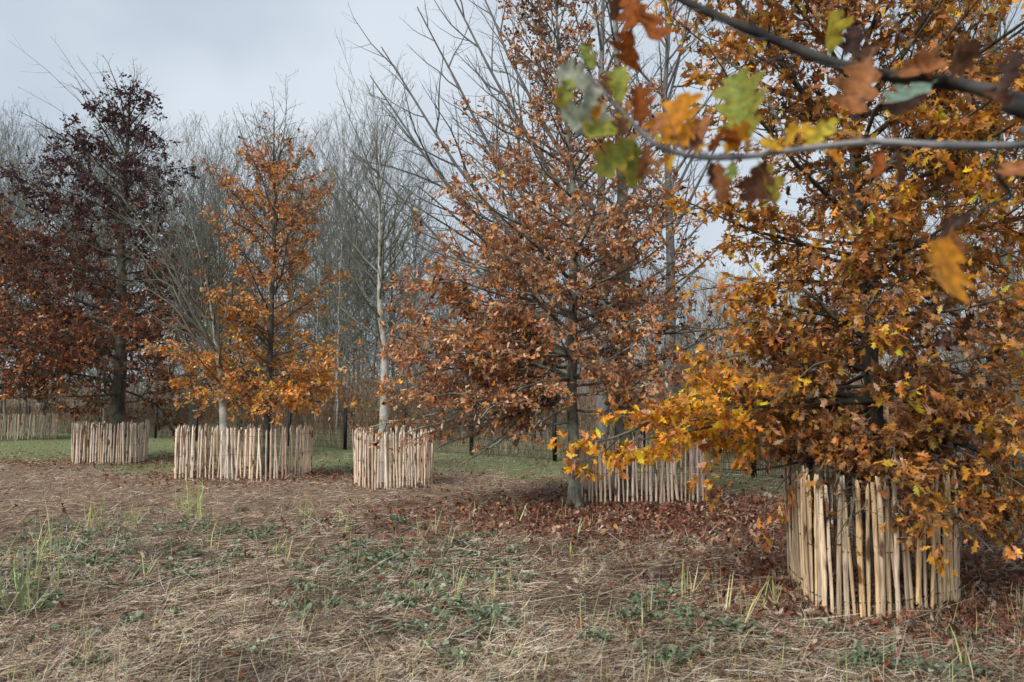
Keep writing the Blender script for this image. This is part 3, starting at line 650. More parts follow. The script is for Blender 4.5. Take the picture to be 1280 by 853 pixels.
RINGL = []
def ring(label, pts, spacing, seed, h=1.0, posts=(), tight=0.):
    r = np.random.default_rng(seed)
    pts = np.array(pts, float); c = pts.mean(0)
    root = thing('paling_ring', label, 'fence', (c[0], c[1], 0), 'chestnut paling rings around the young trees')
    loop = catmull(np.concatenate([pts[-1:], pts, pts[:2]]), 400)
    k = len(pts); n0 = int(400/(k+2)); loop = loop[n0:n0+int(400*k/(k+2))+2]
    seg = np.concatenate([[0], np.cumsum(np.linalg.norm(np.diff(loop, axis=0), axis=1))])
    n = min(98, int(seg[-1]/spacing)); RINGL.append(loop)
    ss = (np.arange(n)+r.uniform(-.22, .22, n))*seg[-1]/n
    ss = np.clip(ss, 0, seg[-1])
    X = np.interp(ss, seg, loop[:, 0]); Y = np.interp(ss, seg, loop[:, 1])
    tx = np.interp(ss+.01, seg, loop[:, 0])-np.interp(ss-.01, seg, loop[:, 0]); ty = np.interp(ss+.01, seg, loop[:, 1])-np.interp(ss-.01, seg, loop[:, 1])
    leanx = .02*np.sin(ss*1.9+seed); 
    for i in range(n):
        o = link('stake', (STK if seed == 6 else STKP)[r.integers(14)], root, (X[i]-c[0], Y[i]-c[1], float(gz(X[i], Y[i]))))
        o.rotation_euler = (r.normal(0, .018), r.normal(0, .022)+leanx[i], math.atan2(ty[i], tx[i])+r.normal(0, .2)+(math.pi if r.uniform() < .3 else 0))
        q = r.uniform(.85, 1.25); o.scale = (q, q, h*r.normal(1, .022))
    nw = n*3
    for z in (.13, .49, .86):
        s2 = np.linspace(0, seg[-1], nw)
        wx = np.interp(s2, seg, loop[:, 0])-c[0]; wy = np.interp(s2, seg, loop[:, 1])-c[1]
        off = .016*np.where(np.arange(nw) % 2, 1, -1)
        nx = np.gradient(wy); ny = -np.gradient(wx); ln = np.hypot(nx, ny)+1e-9
        P = np.stack([wx+nx/ln*off, wy+ny/ln*off, np.full(nw, z*h)+.006*np.sin(s2*3+z*5)+gz(wx+c[0], wy+c[1])], -1)
        link('wire', make_mesh('wire', *tubes(P[None], np.full((1, nw), .003), 4), M_wire), root)
    for (x, y, ph) in posts:
        z = np.linspace(-.05, ph, 7); P = np.stack([np.full(7, x-c[0])+.004*np.sin(z*5), np.full(7, y-c[1]), z], -1)
        V, Q = tubes(P[None], (np.full(7, .038)*(1+.04*np.sin(z*9)))[None], 9)
        me = make_mesh('post', V, Q, M_post, smooth=True)
        import bmesh
        bm = bmesh.new(); bm.from_mesh(me); bm.verts.ensure_lookup_table(); bm.faces.new([bm.verts[len(bm.verts)-9+s] for s in range(9)]); bm.to_mesh(me); bm.free()
        link('post', me, root)
    return root

def oval(cx, cy, a, b, rot=0, sq=.72, seed=0, n=12):
    r = np.random.default_rng(seed); out = []
    for i in range(n):
        t = i*2*math.pi/n; c, s = math.cos(t), math.sin(t)
        x = a*math.copysign(abs(c)**sq, c)*(1+r.normal(0, .03)); y = b*math.copysign(abs(s)**sq, s)*(1+r.normal(0, .03))
        out.append((cx+x*math.cos(rot)-y*math.sin(rot), cy+x*math.sin(rot)+y*math.cos(rot)))
    return out
ring('paling ring cut off by the left edge, farthest away on the green strip', oval(gx(5, 31.5), 32.3, 1.42, 1.2, .1, .6, 1), .088, 1)
ring('small dense paling ring around the thick dark oak trunk at left', oval(gx(141, 20.2), 20.3, .80, .78, .25, .5, 2), .053, 2)
ring('widest paling ring, holding the orange oak and leaning pale tree', oval(gx(305, 16.4), 16.5, 1.28, .95, -.03, .6, 3), .072, 3)
ring('narrow paling ring around the whitish straight trunk', oval(gx(492.5, 15.0), 15.15, .72, .72, .12, .55, 4), .056, 4)
ring('paling ring just behind the copper oak, half hidden by golden leaves', oval(gx(797, 12.5), 12.75, 1.06, .85, .05, .65, 5), .066, 5, h=.98)
ring('nearest paling ring under the golden oak at right with dark posts showing', [(2.26, 5.98), (2.62, 5.82), (3.0, 5.95), (3.38, 6.18), (3.56, 6.6), (3.5, 7.2), (3.05, 7.55), (2.62, 7.5), (2.44, 7.1), (2.33, 6.5)], .049, 6, h=1.0,
     posts=[(2.40, 6.28, 1.06), (3.44, 6.42, 1.05), (2.72, 7.3, 1.05)])

# ------------------------------------------------------------------ black mesh fence
fp = [(-27.5, 41.), (-23.2, 38.4), (-19.6, 36.), (-17.0, 34.2), (-14.5, 32.6), (-12.2, 31.), (-9.9, 29.2), (-7.5, 27.), (-5.2, 25.), (-3.25, 24.1), (-1.15, 22.7), (1.08, 20.3), (3.0, 18.35), (4.9, 16.3), (5.9, 14.0), (6.72, 11.75), (7.5, 9.6), (8.3, 7.4)]
mf = thing('mesh_fence', 'low black rod mesh fence on square posts crossing behind all the paling rings', 'fence', (0, 24, 0))
FH = 1.27
def box_mesh(name, w, d, z0, z1, mat):
    V = np.array([(sx*w/2, sy*d/2, z) for z in (z0, z1) for sx, sy in ((-1, -1), (1, -1), (1, 1), (-1, 1))])
    Q = np.array([(0, 1, 5, 4), (1, 2, 6, 5), (2, 3, 7, 6), (3, 0, 4, 7), (4, 5, 6, 7), (3, 2, 1, 0)])
    return make_mesh(name, V, Q, mat, smooth=False)
pm = box_mesh('post', .08, .08, -.1, FH, M_black); cm = box_mesh('cap', .088, .088, FH, FH+.014, M_black)
for i, (x, y) in enumerate(fp):
    p = link('post', pm, mf, (x, y-24, 0)); link('post_cap', cm, p)
    if i+1 < len(fp):
        x2, y2 = fp[i+1]; L = math.hypot(x2-x, y2-y); a = math.atan2(y2-y, x2-x)
        p.rotation_euler.z = a
        nv = int((L-.08)/.05); xs = .05+np.arange(nv)*.05
        Pv = np.zeros((nv, 2, 3)); Pv[:, :, 0] = xs[:, None]; Pv[:, 0, 2] = .04; Pv[:, 1, 2] = FH-.05
        hz = [.06, .26, .46, .66, .86, 1.06, FH-.08]
        Ph = []
        for z in hz:
            for s in (-.006, .006): Ph.append([(.035, s, z), (L-.035, s, z)])
        Ph = np.array(Ph)
        parts = [tubes(Pv, np.full((nv, 2), .0034), 4), tubes(Ph, np.full((len(Ph), 2), .0045), 4)]
        o = link('mesh_panel', make_mesh('mesh_panel', *merge(parts), M_mesh, smooth=False), mf, (x, y-24, 0)); o.rotation_euler.z = a

# ------------------------------------------------------------------ ground
def ground():
    xs = np.concatenate([[-600, -250, -120, -60, -40], np.arange(-30, 30.1, .2), [40, 60, 120, 250, 600]])
    ys = np.concatenate([[-300, -60, -10, -2], np.arange(0, 44.1, .25), [50, 60, 80, 120, 250, 700]])
    X, Y = np.meshgrid(xs, ys); Z = gz(X, Y)*((np.abs(X) < 31) & (Y > -1) & (Y < 45))
    nx, ny = len(xs), len(ys)
    V = np.stack([X, Y, Z], -1).reshape(-1, 3)
    i = np.arange(ny-1)[:, None]*nx+np.arange(nx-1)[None]
    Q = np.stack([i, i+1, i+nx+1, i+nx], -1).reshape(-1, 4)
    m, N, L = new_mat('straw_and_grass_ground')
    out = N.new('ShaderNodeOutputMaterial'); pb = N.new('ShaderNodeBsdfPrincipled'); pb.inputs['Roughness'].default_value = .95; pb.inputs['Specular IOR Level'].default_value = .1
    at_ = N.new('ShaderNodeAttribute'); at_.attribute_name = 'Col'
    tc = N.new('ShaderNodeTexCoord')
    no = N.new('ShaderNodeTexNoise'); no.inputs['Scale'].default_value = 28.; no.inputs['Detail'].default_value = 9; no.inputs['Roughness'].default_value = .75
    L.new(tc.outputs['Object'], no.inputs['Vector'])
    mr = N.new('ShaderNodeMapRange'); mr.inputs[1].default_value = .3; mr.inputs[2].default_value = .7; mr.inputs[3].default_value = .35; mr.inputs[4].default_value = 1.55
    L.new(no.outputs['Fac'], mr.inputs[0])
    mul = N.new('ShaderNodeVectorMath'); mul.operation = 'SCALE'; L.new(at_.outputs['Color'], mul.inputs[0]); L.new(mr.outputs[0], mul.inputs['Scale'])
    L.new(mul.outputs[0], pb.inputs['Base Color'])
    bp = N.new('ShaderNodeBump'); bp.inputs['Strength'].default_value = .8; bp.inputs['Distance'].default_value = .03
    L.new(no.outputs['Fac'], bp.inputs['Height']); L.new(bp.outputs[0], pb.inputs['Normal']); L.new(pb.outputs[0], out.inputs[0])
    x, y = V[:, 0], V[:, 1]
    straw = np.array((.12, .085, .062)); grass = np.array((.16, .20, .09)); litter = np.array((.14, .08, .06)); rough = np.array((.20, .20, .125))
    c = np.repeat(straw[None], len(V), 0)
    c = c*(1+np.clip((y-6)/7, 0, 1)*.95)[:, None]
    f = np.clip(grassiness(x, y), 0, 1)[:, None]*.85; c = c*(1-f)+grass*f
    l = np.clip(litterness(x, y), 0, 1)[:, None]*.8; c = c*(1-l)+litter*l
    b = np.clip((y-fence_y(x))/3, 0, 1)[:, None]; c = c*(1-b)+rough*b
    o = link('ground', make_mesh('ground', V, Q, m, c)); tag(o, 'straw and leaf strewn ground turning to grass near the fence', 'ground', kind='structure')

FPX = np.array([p[0] for p in fp]); FPY = np.array([p[1] for p in fp])
def fence_y(x): return np.interp(x, FPX, FPY)
def grassiness(x, y):
    fy_ = fence_y(x); d = fy_-y
    edge = np.interp(x, [-20, -8, -3.5, 0, 1.5, 4, 6], [11.5, 8.5, 6.5, 4.2, 3.5, 2.6, 2.5])
    f = 1-np.clip((d-edge+1.3*np.sin(x*1.3)*np.sin(y*1.1+x)+.9*np.sin(x*3.7+y*2.1)*np.sin(y*4.3-x))/2.4, 0, 1)
    return f*(d > -1)
def litterness(x, y):
    a = np.exp(-((x-1.6)**2/9+(y-10.7)**2/4.5)); b = np.exp(-((x-3.6)**2/4.5+(y-6.4)**2/5)); c = np.exp(-((x-2.0)**2/9+(y-14.)**2/6))*.6
    return np.clip(1.1*np.maximum(np.maximum(a, b), c)+.12*clump(np.stack([x, y, x*0], -1), .8, 2), 0, 1)
ground()

rng = np.random.default_rng(99)
def scatter(n, y0, y1, p=1.0, wide=1.25):
    """points spread so that they look evenly dense in perspective"""
    u = rng.uniform(0, 1, n); y = 1/(1/y0**p+(1/y1**p-1/y0**p)*u)**(1/p)
    x = rng.uniform(-1, 1, n)*(y*.66*wide+.5)
    return x, y

# straw litter
def straw():
    n = 205000; x, y = scatter(n, 2.6, 24, .7)
    g = grassiness(x, y); k = (g < .6+rng.normal(0, .15, n)) | (rng.uniform(0, 1, n) < .55); k &= rng.uniform(0, 1, n) > litterness(x, y)*.55
    x, y = x[k], y[k]; n = len(x)
    az = rng.normal(0, 1.25, n)+.6*clump(np.stack([x, y, 0*x], -1), .8, 3.)+.5*np.sin(x*.9+y*.7)+(rng.uniform(0, 1, n) < .3)*rng.uniform(0, 3, n)
    L = rng.uniform(.03, .22, n)*(1+1.2*(rng.uniform(0, 1, n) < .06))
    pit = np.abs(rng.normal(0, .13, n))+(rng.uniform(0, 1, n) < .06)*rng.uniform(.2, .9, n)
    d = np.stack([np.cos(az)*np.cos(pit), np.sin(az)*np.cos(pit), np.sin(pit)], -1)
    s = np.stack([x, y, gz(x, y)+rng.uniform(0, .028, n)], -1)
    P = np.stack([s, s+d*L[:, None]*.5+rng.normal(0, .012, (n, 3))*[1, 1, .4], s+d*L[:, None]+rng.normal(0, .02, (n, 3))*[1, 1, .35]], 1)
    r = rng.uniform(.0007, .0020, n)*(1+y/16.)
    V, Q = tubes(P, r[:, None]*np.array([1, .9, .55]), 3)
    c = palette(rng, n, [(.52, .38, .27), (.82, .70, .56), (.28, .19, .13), (.44, .34, .26), (.10, .066, .045), (.72, .62, .44)], [2.6, 3.1, 2.7, 1.8, 3.2, .9], .2)
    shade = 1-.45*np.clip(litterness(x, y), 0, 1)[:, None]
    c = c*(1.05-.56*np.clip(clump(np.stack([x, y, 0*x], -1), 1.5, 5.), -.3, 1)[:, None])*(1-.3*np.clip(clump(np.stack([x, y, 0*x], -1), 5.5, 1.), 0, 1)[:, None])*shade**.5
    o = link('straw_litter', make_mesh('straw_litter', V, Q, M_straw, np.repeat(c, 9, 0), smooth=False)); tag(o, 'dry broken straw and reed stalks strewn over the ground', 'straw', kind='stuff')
straw()

def litter():
    n = 60000; x, y = scatter(n, 2.6, 26, .6)
    pr = .10*np.clip((y-4)/4, .35, 1)+.75*litterness(x, y)*np.clip((y-3.6)/4, .15, 1)+.25*grassiness(x, y); k = rng.uniform(0, 1, n) < pr; k &= y < fence_y(x)+2; x, y = x[k], y[k]; dens = [(1.6, 10.8, 1.5, .9, 7000), (3.1, 6.8, .7, .6, 4500), (4.3, 5.6, 1.0, .8, 1800), (2.2, 12.6, 1.2, .8, 2500), (3.8, 9.2, 1.5, 1.4, 4500), (-5, 16.4, 1.6, .9, 2500), (-10, 20, 2., 1.2, 1500)]
    for (mx, my, sx, sy, q) in dens:
        x = np.append(x, rng.normal(mx, sx, q)); y = np.append(y, rng.normal(my, sy, q))
    for lp in RINGL:
        j = rng.integers(0, len(lp), 260); x = np.append(x, lp[j, 0]+rng.normal(0, .09, 260)); y = np.append(y, lp[j, 1]+rng.normal(0, .09, 260))
    k = y > 2.6; x, y = x[k], y[k]; n = len(x)
    B = np.stack([x, y, gz(x, y)+rng.uniform(.004, .055, n)], -1)
    az = rng.uniform(0, 6.28, n); d = np.stack([np.cos(az), np.sin(az), rng.normal(0, .25, n)], -1)
    nv = UP+rng.normal(0, .38, (n, 3))
    c = palette(rng, n, [(.24, .095, .06), (.30, .14, .085), (.14, .06, .042), (.40, .28, .20), (.40, .20, .09), (.46, .36, .29)], [3.6, 3, 3.4, 1.4, .3, 1.2], .25)
    LL = rng.uniform(.035, .095, n); nr = y < 8.5
    A1 = leaves(rng, B[nr], d[nr], nv[nr], LL[nr], TEMPL[2], .9, c[nr]); A2 = leaves(rng, B[~nr], d[~nr], nv[~nr], LL[~nr]*1.1, TEMPL[1], .7, c[~nr])
    V = np.concatenate([A1[0], A2[0]]); Q = np.concatenate([A1[1], A2[1]+len(A1[0])]); cc = np.concatenate([A1[2], A2[2]])
    o = link('leaf_litter', make_mesh('leaf_litter', V, Q, M_leaf, cc, smooth=False)); tag(o, 'fallen red-brown oak leaves lying thick under the trees', 'fallen leaves', kind='stuff')
litter()

BT = blade_template()
def blades(x, y, h, w, lean, cols, wts, z0=None, name='grass', mat=None):
    n = len(x); B = np.stack([x, y, gz(x, y) if z0 is None else z0], -1)
    az = rng.uniform(0, 6.28, n); d = np.stack([np.cos(az)*lean, np.sin(az)*lean, np.ones(n)], -1)
    nv = np.stack([np.cos(az+.3), np.sin(az+.3), rng.normal(.2, .2, n)], -1)
    c = palette(rng, n, cols, wts, .18)
    V, Q, cc = leaves(rng, B, d, nv, h, BT, .45, c, np.broadcast_to((w/h)[:, None], (n, 8)))
    return make_mesh(name, V, Q, mat or M_green, cc)

def grass():
    n = 60000; x = rng.uniform(-24, 9, n); y = rng.uniform(11, 40, n)
    g = grassiness(x, y); k = (rng.uniform(0, 1, n) < g*np.clip(.62+.9*clump(np.stack([x, y, 0*x], -1), 1.3, 6.), .08, 1)) & (y < fence_y(x)+.5) & (np.abs(x) < y*.8+1); x, y = x[k], y[k]; n = len(x)
    h = rng.uniform(.05, .15, n)*(1+.6*clump(np.stack([x, y, 0*x], -1), .9, 1))*(.75+1.2*(rng.uniform(0, 1, n) < .05))
    h = np.maximum(h, .03)
    o = link('grass', blades(x, y, h, rng.uniform(.004, .008, n)*(1+y/60), rng.normal(0, .5, n), [(.17, .24, .10), (.23, .29, .15), (.36, .37, .23), (.46, .40, .28)], [4.2, 3.6, 2.2, 1.4]))
    tag(o, 'short green grass strip between the straw and the mesh fence', 'grass', kind='stuff')
    # rough grass and dead herbage beyond the fence
    n = 46000; x = rng.uniform(-34, 26, n); d = rng.exponential(6., n)+.3; y = np.where(x > 8, rng.uniform(8, 34, n), fence_y(x)+d)
    k = (np.abs(x) < y*.85+1) & (y < 52); x, y = x[k], y[k]; n = len(x)
    q = clump(np.stack([x, y, 0*x], -1), .45, 4); dd = np.clip((y-fence_y(x))/9, 0, 1)
    h = rng.uniform(.12, .42, n)*(1+.5*q)+dd*rng.uniform(0, .9, n)*(q > -.2); h = np.maximum(h, .08)
    c0 = [(.22, .27, .14), (.32, .34, .21), (.42, .35, .26), (.30, .22, .16), (.48, .42, .31)]
    o = link('rough_grass', blades(x, y, h, rng.uniform(.006, .012, n)*(1+y/60), rng.normal(0, .4, n), c0, [3, 3, 2.4, 2.4, 1.4]))
    tag(o, 'rough pale grass and dead stems growing beyond the mesh fence', 'grass', kind='stuff')
grass()

# low green weeds, nettles and ground ivy
def weed_geo(x, y, s, nl):
    """rosettes of small toothed leaves; x, y, s arrays"""
    n = len(x); idx = np.repeat(np.arange(n), nl); m = len(idx)
    az = rng.uniform(0, 6.28, m); rr = s[idx]*np.sqrt(rng.uniform(0, 1, m)); hh = s[idx]*1.05*rng.uniform(.1, 1, m)*(1-.7*rr/s[idx])
    B = np.stack([x[idx]+np.cos(az)*rr, y[idx]+np.sin(az)*rr, hh], -1); B[:, 2] += gz(B[:, 0], B[:, 1])
    d = np.stack([np.cos(az), np.sin(az), rng.normal(.15, .35, m)], -1)+rng.normal(0, .3, (m, 3))
    nv = UP+rng.normal(0, .35, (m, 3))
    c = palette(rng, m, [(.15, .20, .125), (.22, .28, .18), (.10, .135, .08), (.33, .38, .27)], [4, 3, 2.4, 1.2], .2)
    return leaves(rng, B, d, nv, rng.uniform(.028, .062, m), TEMPL[1], .4, c, 1.25)
def greenness(x, y):
    P = np.stack([x, y, 0*x], -1)
    reg = np.zeros_like(x)
    for (px, py, rx, ry, a) in ((120, 690, 230, 62, 1.2), (330, 675, 160, 38, .8), (500, 700, 170, 55, 1.05), (560, 760, 120, 60, .9), (620, 735, 150, 40, .6), (830, 760, 110, 50, .55), (1100, 830, 250, 35, .6), (900, 810, 110, 35, .5), (60, 780, 120, 60, .45), (720, 650, 140, 22, .35), (880, 655, 90, 18, .35)):
        g = G(px, py); gx0 = G(px+rx, py)[0]-g[0]; gy0 = (G(px, py-ry)[1]-G(px, py+ry)[1])/2
        reg = np.maximum(reg, a*np.exp(-(((x-g[0])/gx0)**2+((y-g[1])/gy0)**2)))
    return reg+.35*clump(P, 2.6, 7.)-.12
def weeds():
    n = 5200; x, y = scatter(n, 3.0, 18, .9); g = greenness(x, y); k = g > .26+rng.uniform(0, .55, n); x, y = x[k], y[k]
    V, Q, c = weed_geo(x, y, rng.uniform(.04, .10, len(x)), 30)
    o = link('ground_ivy', make_mesh('ground_ivy', V, Q, M_green, c)); tag(o, 'low dark green weed patches spreading through the straw', 'weeds', kind='stuff')
    # short dead and green shoots coming up through the straw
    n = 9000; x, y = scatter(n, 3.0, 19, .8); h = rng.uniform(.05, .30, n)
    k = rng.uniform(0, 1, n) < .35+.5*clump(np.stack([x, y, 0*x], -1), 1.2, 9.); x, y, h = x[k], y[k], h[k]
    o = link('thin_shoots', blades(x, y, h, rng.uniform(.003, .006, len(x)), rng.normal(0, .3, len(x)), [(.56, .56, .28), (.36, .42, .20), (.60, .52, .34)], [3, 2, 2.4]))
    tag(o, 'scattered thin pale shoots poking through the straw', 'shoots', kind='stuff')
    for q, lp in enumerate(RINGL):
        m_ = 420; j = rng.integers(0, len(lp), m_); x = lp[j, 0]+rng.normal(0, .06, m_); y = lp[j, 1]+rng.normal(0, .06, m_)
        if q == 0: fx_, fy_ = x, y
        else: fx_, fy_ = np.append(fx_, x), np.append(fy_, y)
    m_ = len(fx_); o = link('edge_grass', blades(fx_, fy_, rng.uniform(.04, .17, m_), rng.uniform(.003, .007, m_), rng.normal(0, .7, m_), [(.50, .42, .28), (.30, .32, .15), (.36, .27, .18)], [3, 2, 3]))
    tag(o, 'dry grass tangled around the feet of the paling stakes', 'grass', kind='stuff')
    # moss in the corner under the golden oak
    n = 16000; g0 = G(1130, 830); x = rng.normal(g0[0], 1.3, n); y = rng.normal(g0[1]+.2, .55, n); k = (clump(np.stack([x, y, 0*x], -1), 2.2, 3.) > -.05) & (y > 2.6); x, y = x[k], y[k]
    o = link('moss', blades(x, y, rng.uniform(.02, .055, len(x)), rng.uniform(.003, .006, len(x)), rng.normal(0, .9, len(x)), [(.10, .12, .035), (.15, .16, .06), (.07, .09, .03)], [3, 2, 2]))
    tag(o, 'mossy green turf in the shade at the bottom right', 'moss', kind='stuff')
weeds()

# individual weed clumps
def weed_thing(px, py, s, label):
    g = G(px, py); root = thing('weed_clump', label, 'plant', (g[0], g[1], 0), 'green weed clumps in the straw')
    s = s*.75; x = np.array([g[0]]*3)+rng.normal(0, s*.35, 3); y = np.array([g[1]]*3)+rng.normal(0, s*.35, 3)
    V, Q, c = weed_geo(x, y, np.full(3, s), 34); V -= [g[0], g[1], 0]
    link('foliage', make_mesh('foliage', V, Q, M_green, c), root)
    ns = 9; az = rng.uniform(0, 6.28, ns); P = np.zeros((ns, 3, 3)); z0 = float(gz(g[0], g[1])); P[:, :, 2] = z0-.01
    for k in (1, 2): P[:, k, 0] = np.cos(az)*s*.4*k; P[:, k, 1] = np.sin(az)*s*.4*k; P[:, k, 2] = z0+s*.28*k
    link('stem', make_mesh('stem', *tubes(P, np.full((ns, 3), .002), 4), plain_mat_stem), root)
plain_mat_stem = plain_mat('weed_stem', (.10, .13, .05))
for a in [(615, 780, .13, 'largest dark green weed clump low in the middle foreground'), (555, 735, .12, 'grey-green weed clump right of the centre weeds'), (505, 762, .10, 'small weed clump just left of the foreground weeds'),
          (858, 775, .13, 'dark weed clump left of the nearest paling ring foot'), (912, 792, .12, 'weed clump between straw stalks in front of the nearest ring'), (168, 780, .09, 'dark green weed clump near the bottom left'),
          (120, 712, .16, 'broad weed clump beside the yellow reeds at left'), (240, 724, .07, 'round mossy tuft right of the left weeds'), (745, 800, .09, 'isolated weed clump in straw near the bottom centre'),
          (800, 752, .08, 'small weed clump among pale shoots left of the nearest ring'), (480, 700, .14, 'weed clump in the middle of the straw field'), (850, 826, .1, 'weed clump at the bottom edge right of centre'),
          (1040, 790, .1, 'weed clump in front of the nearest paling ring'), (118, 838, .1, 'weed clump at the bottom left edge'), (285, 668, .13, 'weed clump in front of the widest ring')]:
    weed_thing(*a)

# individual yellow shoots
def tuft(px, py, hpx, nb, spread, label, col=0, lean=.18):
    g = G(px, py); D = g[1]; h = hpx/F*D*1.2; nb = int(nb*1.5)
    root = thing('grass_tuft', label, 'grass tuft', (g[0], g[1], 0), 'yellow grass tufts standing in the straw')
    x = rng.normal(0, spread*1.2, nb); y = rng.normal(0, spread, nb)
    cs = ([(.66, .66, .28), (.46, .54, .22), (.68, .62, .36)], [3, 2, 2]) if col == 0 else ([(.38, .46, .18), (.56, .56, .24), (.30, .36, .15)], [3, 3, 2])
    me = blades(x, y, h*rng.uniform(.45, 1.05, nb), rng.uniform(.006, .013, nb), np.abs(rng.normal(0, lean*2.0, nb)), *cs, z0=np.full(nb, float(gz(*g))-.01), name='blades')
    link('blade_cluster', me, root)
TF = [(18, 770, 80, 13, .10, 'dense yellow-green reed tuft at the left edge, nearest one', 1), (52, 738, 72, 11, .09, 'reed tuft with bent tips second from the left edge', 0), (4, 735, 65, 8, .08, 'tall reed tuft cut off by the left edge', 1),
      (60, 700, 60, 10, .05, 'reed tuft behind the two at the left edge', 0), (110, 662, 46, 6, .03, 'pale shoots left of the three in front of the small ring', 0), (128, 668, 52, 5, .025, 'green-yellow shoots in front of the small ring', 1), (165, 664, 42, 6, .02, 'bright forked shoot in front of the gap between two rings', 0),
      (232, 636, 36, 14, .06, 'pale grassy tuft at the left foot of the widest ring', 1), (246, 648, 50, 16, .07, 'largest pale grass tuft before the widest ring', 1), (268, 690, 45, 5, .04, 'thin shoots beneath the widest ring', 0), (385, 648, 30, 9, .06, 'greenish tuft right of the widest ring foot', 1),
      (365, 700, 44, 7, .05, 'drooping pale tuft in the straw below the widest ring', 0), (182, 727, 36, 4, .01, 'single upright stalk in the left weeds', 0), (425, 650, 26, 3, .02, 'tiny shoot before the narrow ring', 0),
      (526, 672, 30, 4, .02, 'shoot left of the pair under the narrow ring', 0), (545, 668, 34, 4, .02, 'shoot right of the pair under the narrow ring', 0), (560, 684, 26, 3, .02, 'low shoot below the pair', 0), (572, 755, 52, 5, .02, 'curved pale shoot left of the centre weeds', 0),
      (615, 752, 42, 3, .012, 'bright yellow blade standing among the centre weeds', 0), (637, 738, 32, 3, .012, 'slim blade right of the bright yellow one', 0), (648, 655, 38, 5, .03, 'forked pale tuft left of the copper oak trunk', 0), (721, 672, 32, 3, .01, 'single pale spike below the copper oak trunk', 0),
      (716, 697, 30, 3, .01, 'single spike nearer than the one below the copper trunk', 0), (860, 748, 50, 5, .02, 'narrow yellow blades in the straw right of centre', 0), (905, 770, 52, 6, .02, 'yellow blades left of the nearest ring', 0), (818, 770, 35, 4, .02, 'short pale blade cluster right of centre', 0),
      (965, 760, 60, 6, .025, 'reed shoots touching the left foot of the nearest ring', 1), (930, 790, 70, 4, .02, 'tall thin blades before the left foot of the nearest ring', 0), (1206, 838, 50, 3, .01, 'lone green-yellow blade in the moss at bottom right', 1),
      (520, 690, 34, 5, .03, 'green shoots in the mid weeds', 1), (430, 668, 22, 5, .04, 'low pale tuft between narrow and widest ring', 1), (590, 655, 28, 3, .02, 'slim shoot right of the narrow ring', 0)]
for t in TF: tuft(*t)

# dead sticks around the nearest ring
def stick(p, r, label):
    p = np.array(p); P = catmull([(a, b, c) for a, b, c in p], 9)
    o0 = P[0].copy(); me = make_mesh('dead_stalk', *tubes((P-o0)[None], np.linspace(r, r*.4, 9)[None], 5), M_stick)
    o = link('dead_stalk', me, None, o0); tag(o, label, 'dead stalk', 'long dead stalks lying by the nearest ring')
M_stick = plain_mat('dead_stalk', (.40, .32, .24), .8, .35, 40.)
def gp(px, py, z): g = G(px, py); return (g[0], g[1]-.0, z)
stick([gp(1000, 830, .02), gp(1045, 800, .03), gp(1100, 775, .05), (2.95, 5.72, .09)], .005, 'long pale dead stalk leaning on the foot of the nearest ring')
stick([gp(1105, 735, .02), (2.9, 5.75, .12), gp(1150, 768, .06)], .004, 'pale dead stalk slanting across the front stakes of the nearest ring')
stick([gp(965, 730, .02), gp(1000, 720, .05), gp(1010, 700, .10)], .009, 'thick brown stalk lying against the left side of the nearest ring')
stick([gp(960, 775, .02), gp(1010, 790, .02), gp(1080, 795, .02)], .004, 'flat dead stalk in the straw in front of the nearest ring')
stick([gp(990, 835, .02), gp(1010, 815, .06), gp(1030, 790, .13)], .0035, 'short upright dead stalk in front of the nearest ring')

# ------------------------------------------------------------------ wood behind
def bare_proto(seed, hh, bark, style):
    rng2 = np.random.default_rng(seed)
    if style == 'up': pr = dict(bb, n=34, t0=.18, el=[38, 55, 68], wob=3.5, env=[(1, hh*.16, hh*.16, hh*.16), (hh*.55, hh*.2, hh*.2, hh*.2), (hh, .6, .6, .6)], d1=4.4, d2=5.5, rmin=.0052, rr=.007)
    else: pr = dict(bb, n=34, t0=.22, el=[20, 40, 60], wob=5., env=[(1, hh*.26, hh*.26, hh*.26), (hh*.6, hh*.25, hh*.25, hh*.25), (hh, .8, .8, .8)], d1=4.2, d2=5.4, rmin=.0052, rr=.007)
    TV, lv, _ = tree_geo(rng2, [(0, 0, 0), (rng2.normal(0, .1), 0, hh*.4), (rng2.normal(0, .3), 0, hh)], .0042*hh+.016, pr, 8)
    return (make_mesh('trunk', *TV, bark[0]), make_mesh('crown', *merge([tubes(P, R, (5, 3, 3, 3)[i]) for i, (P, R, L) in enumerate(lv)]), bark[1]))
PROT = [bare_proto(201, 11, (M_bark_grey, M_bark_grey), 'up'), bare_proto(202, 11, (M_bark_grey, M_bark_grey), 'wide'), bare_proto(203, 11, (M_bark_birch, M_bark_grey), 'up'),
        bare_proto(204, 11, (M_bark_tan, M_bark_tan), 'up'), bare_proto(205, 11, (M_bark_bluegrey, M_bark_bluegrey), 'wide')]
rb = np.random.default_rng(300)
KL = ['grey-green leafless tree in the thicket beyond the mesh fence', 'spreading grey leafless tree in the thicket beyond the mesh fence', 'white-stemmed birch without leaves beyond the mesh fence',
      'tan-twigged leafless tree beyond the mesh fence', 'dark blue-grey leafless tree beyond the mesh fence']
KG = ['grey-green bare trees beyond the fence', 'spreading bare trees beyond the fence', 'birches beyond the fence', 'tan bare trees beyond the fence', 'dark bare trees beyond the fence']
def bg_tree(k, px, Y, h, rz, sx=1.):
    t = thing('birch_tree' if k == 2 else 'bare_tree', KL[k], 'tree', ((px-640)/F*Y, Y, -.05), KG[k])
    t.rotation_euler.z = rz; s = h/11.; t.scale = (s*sx, s*sx, s)
    link('trunk', PROT[k][0], t); link('crown', PROT[k][1], t)
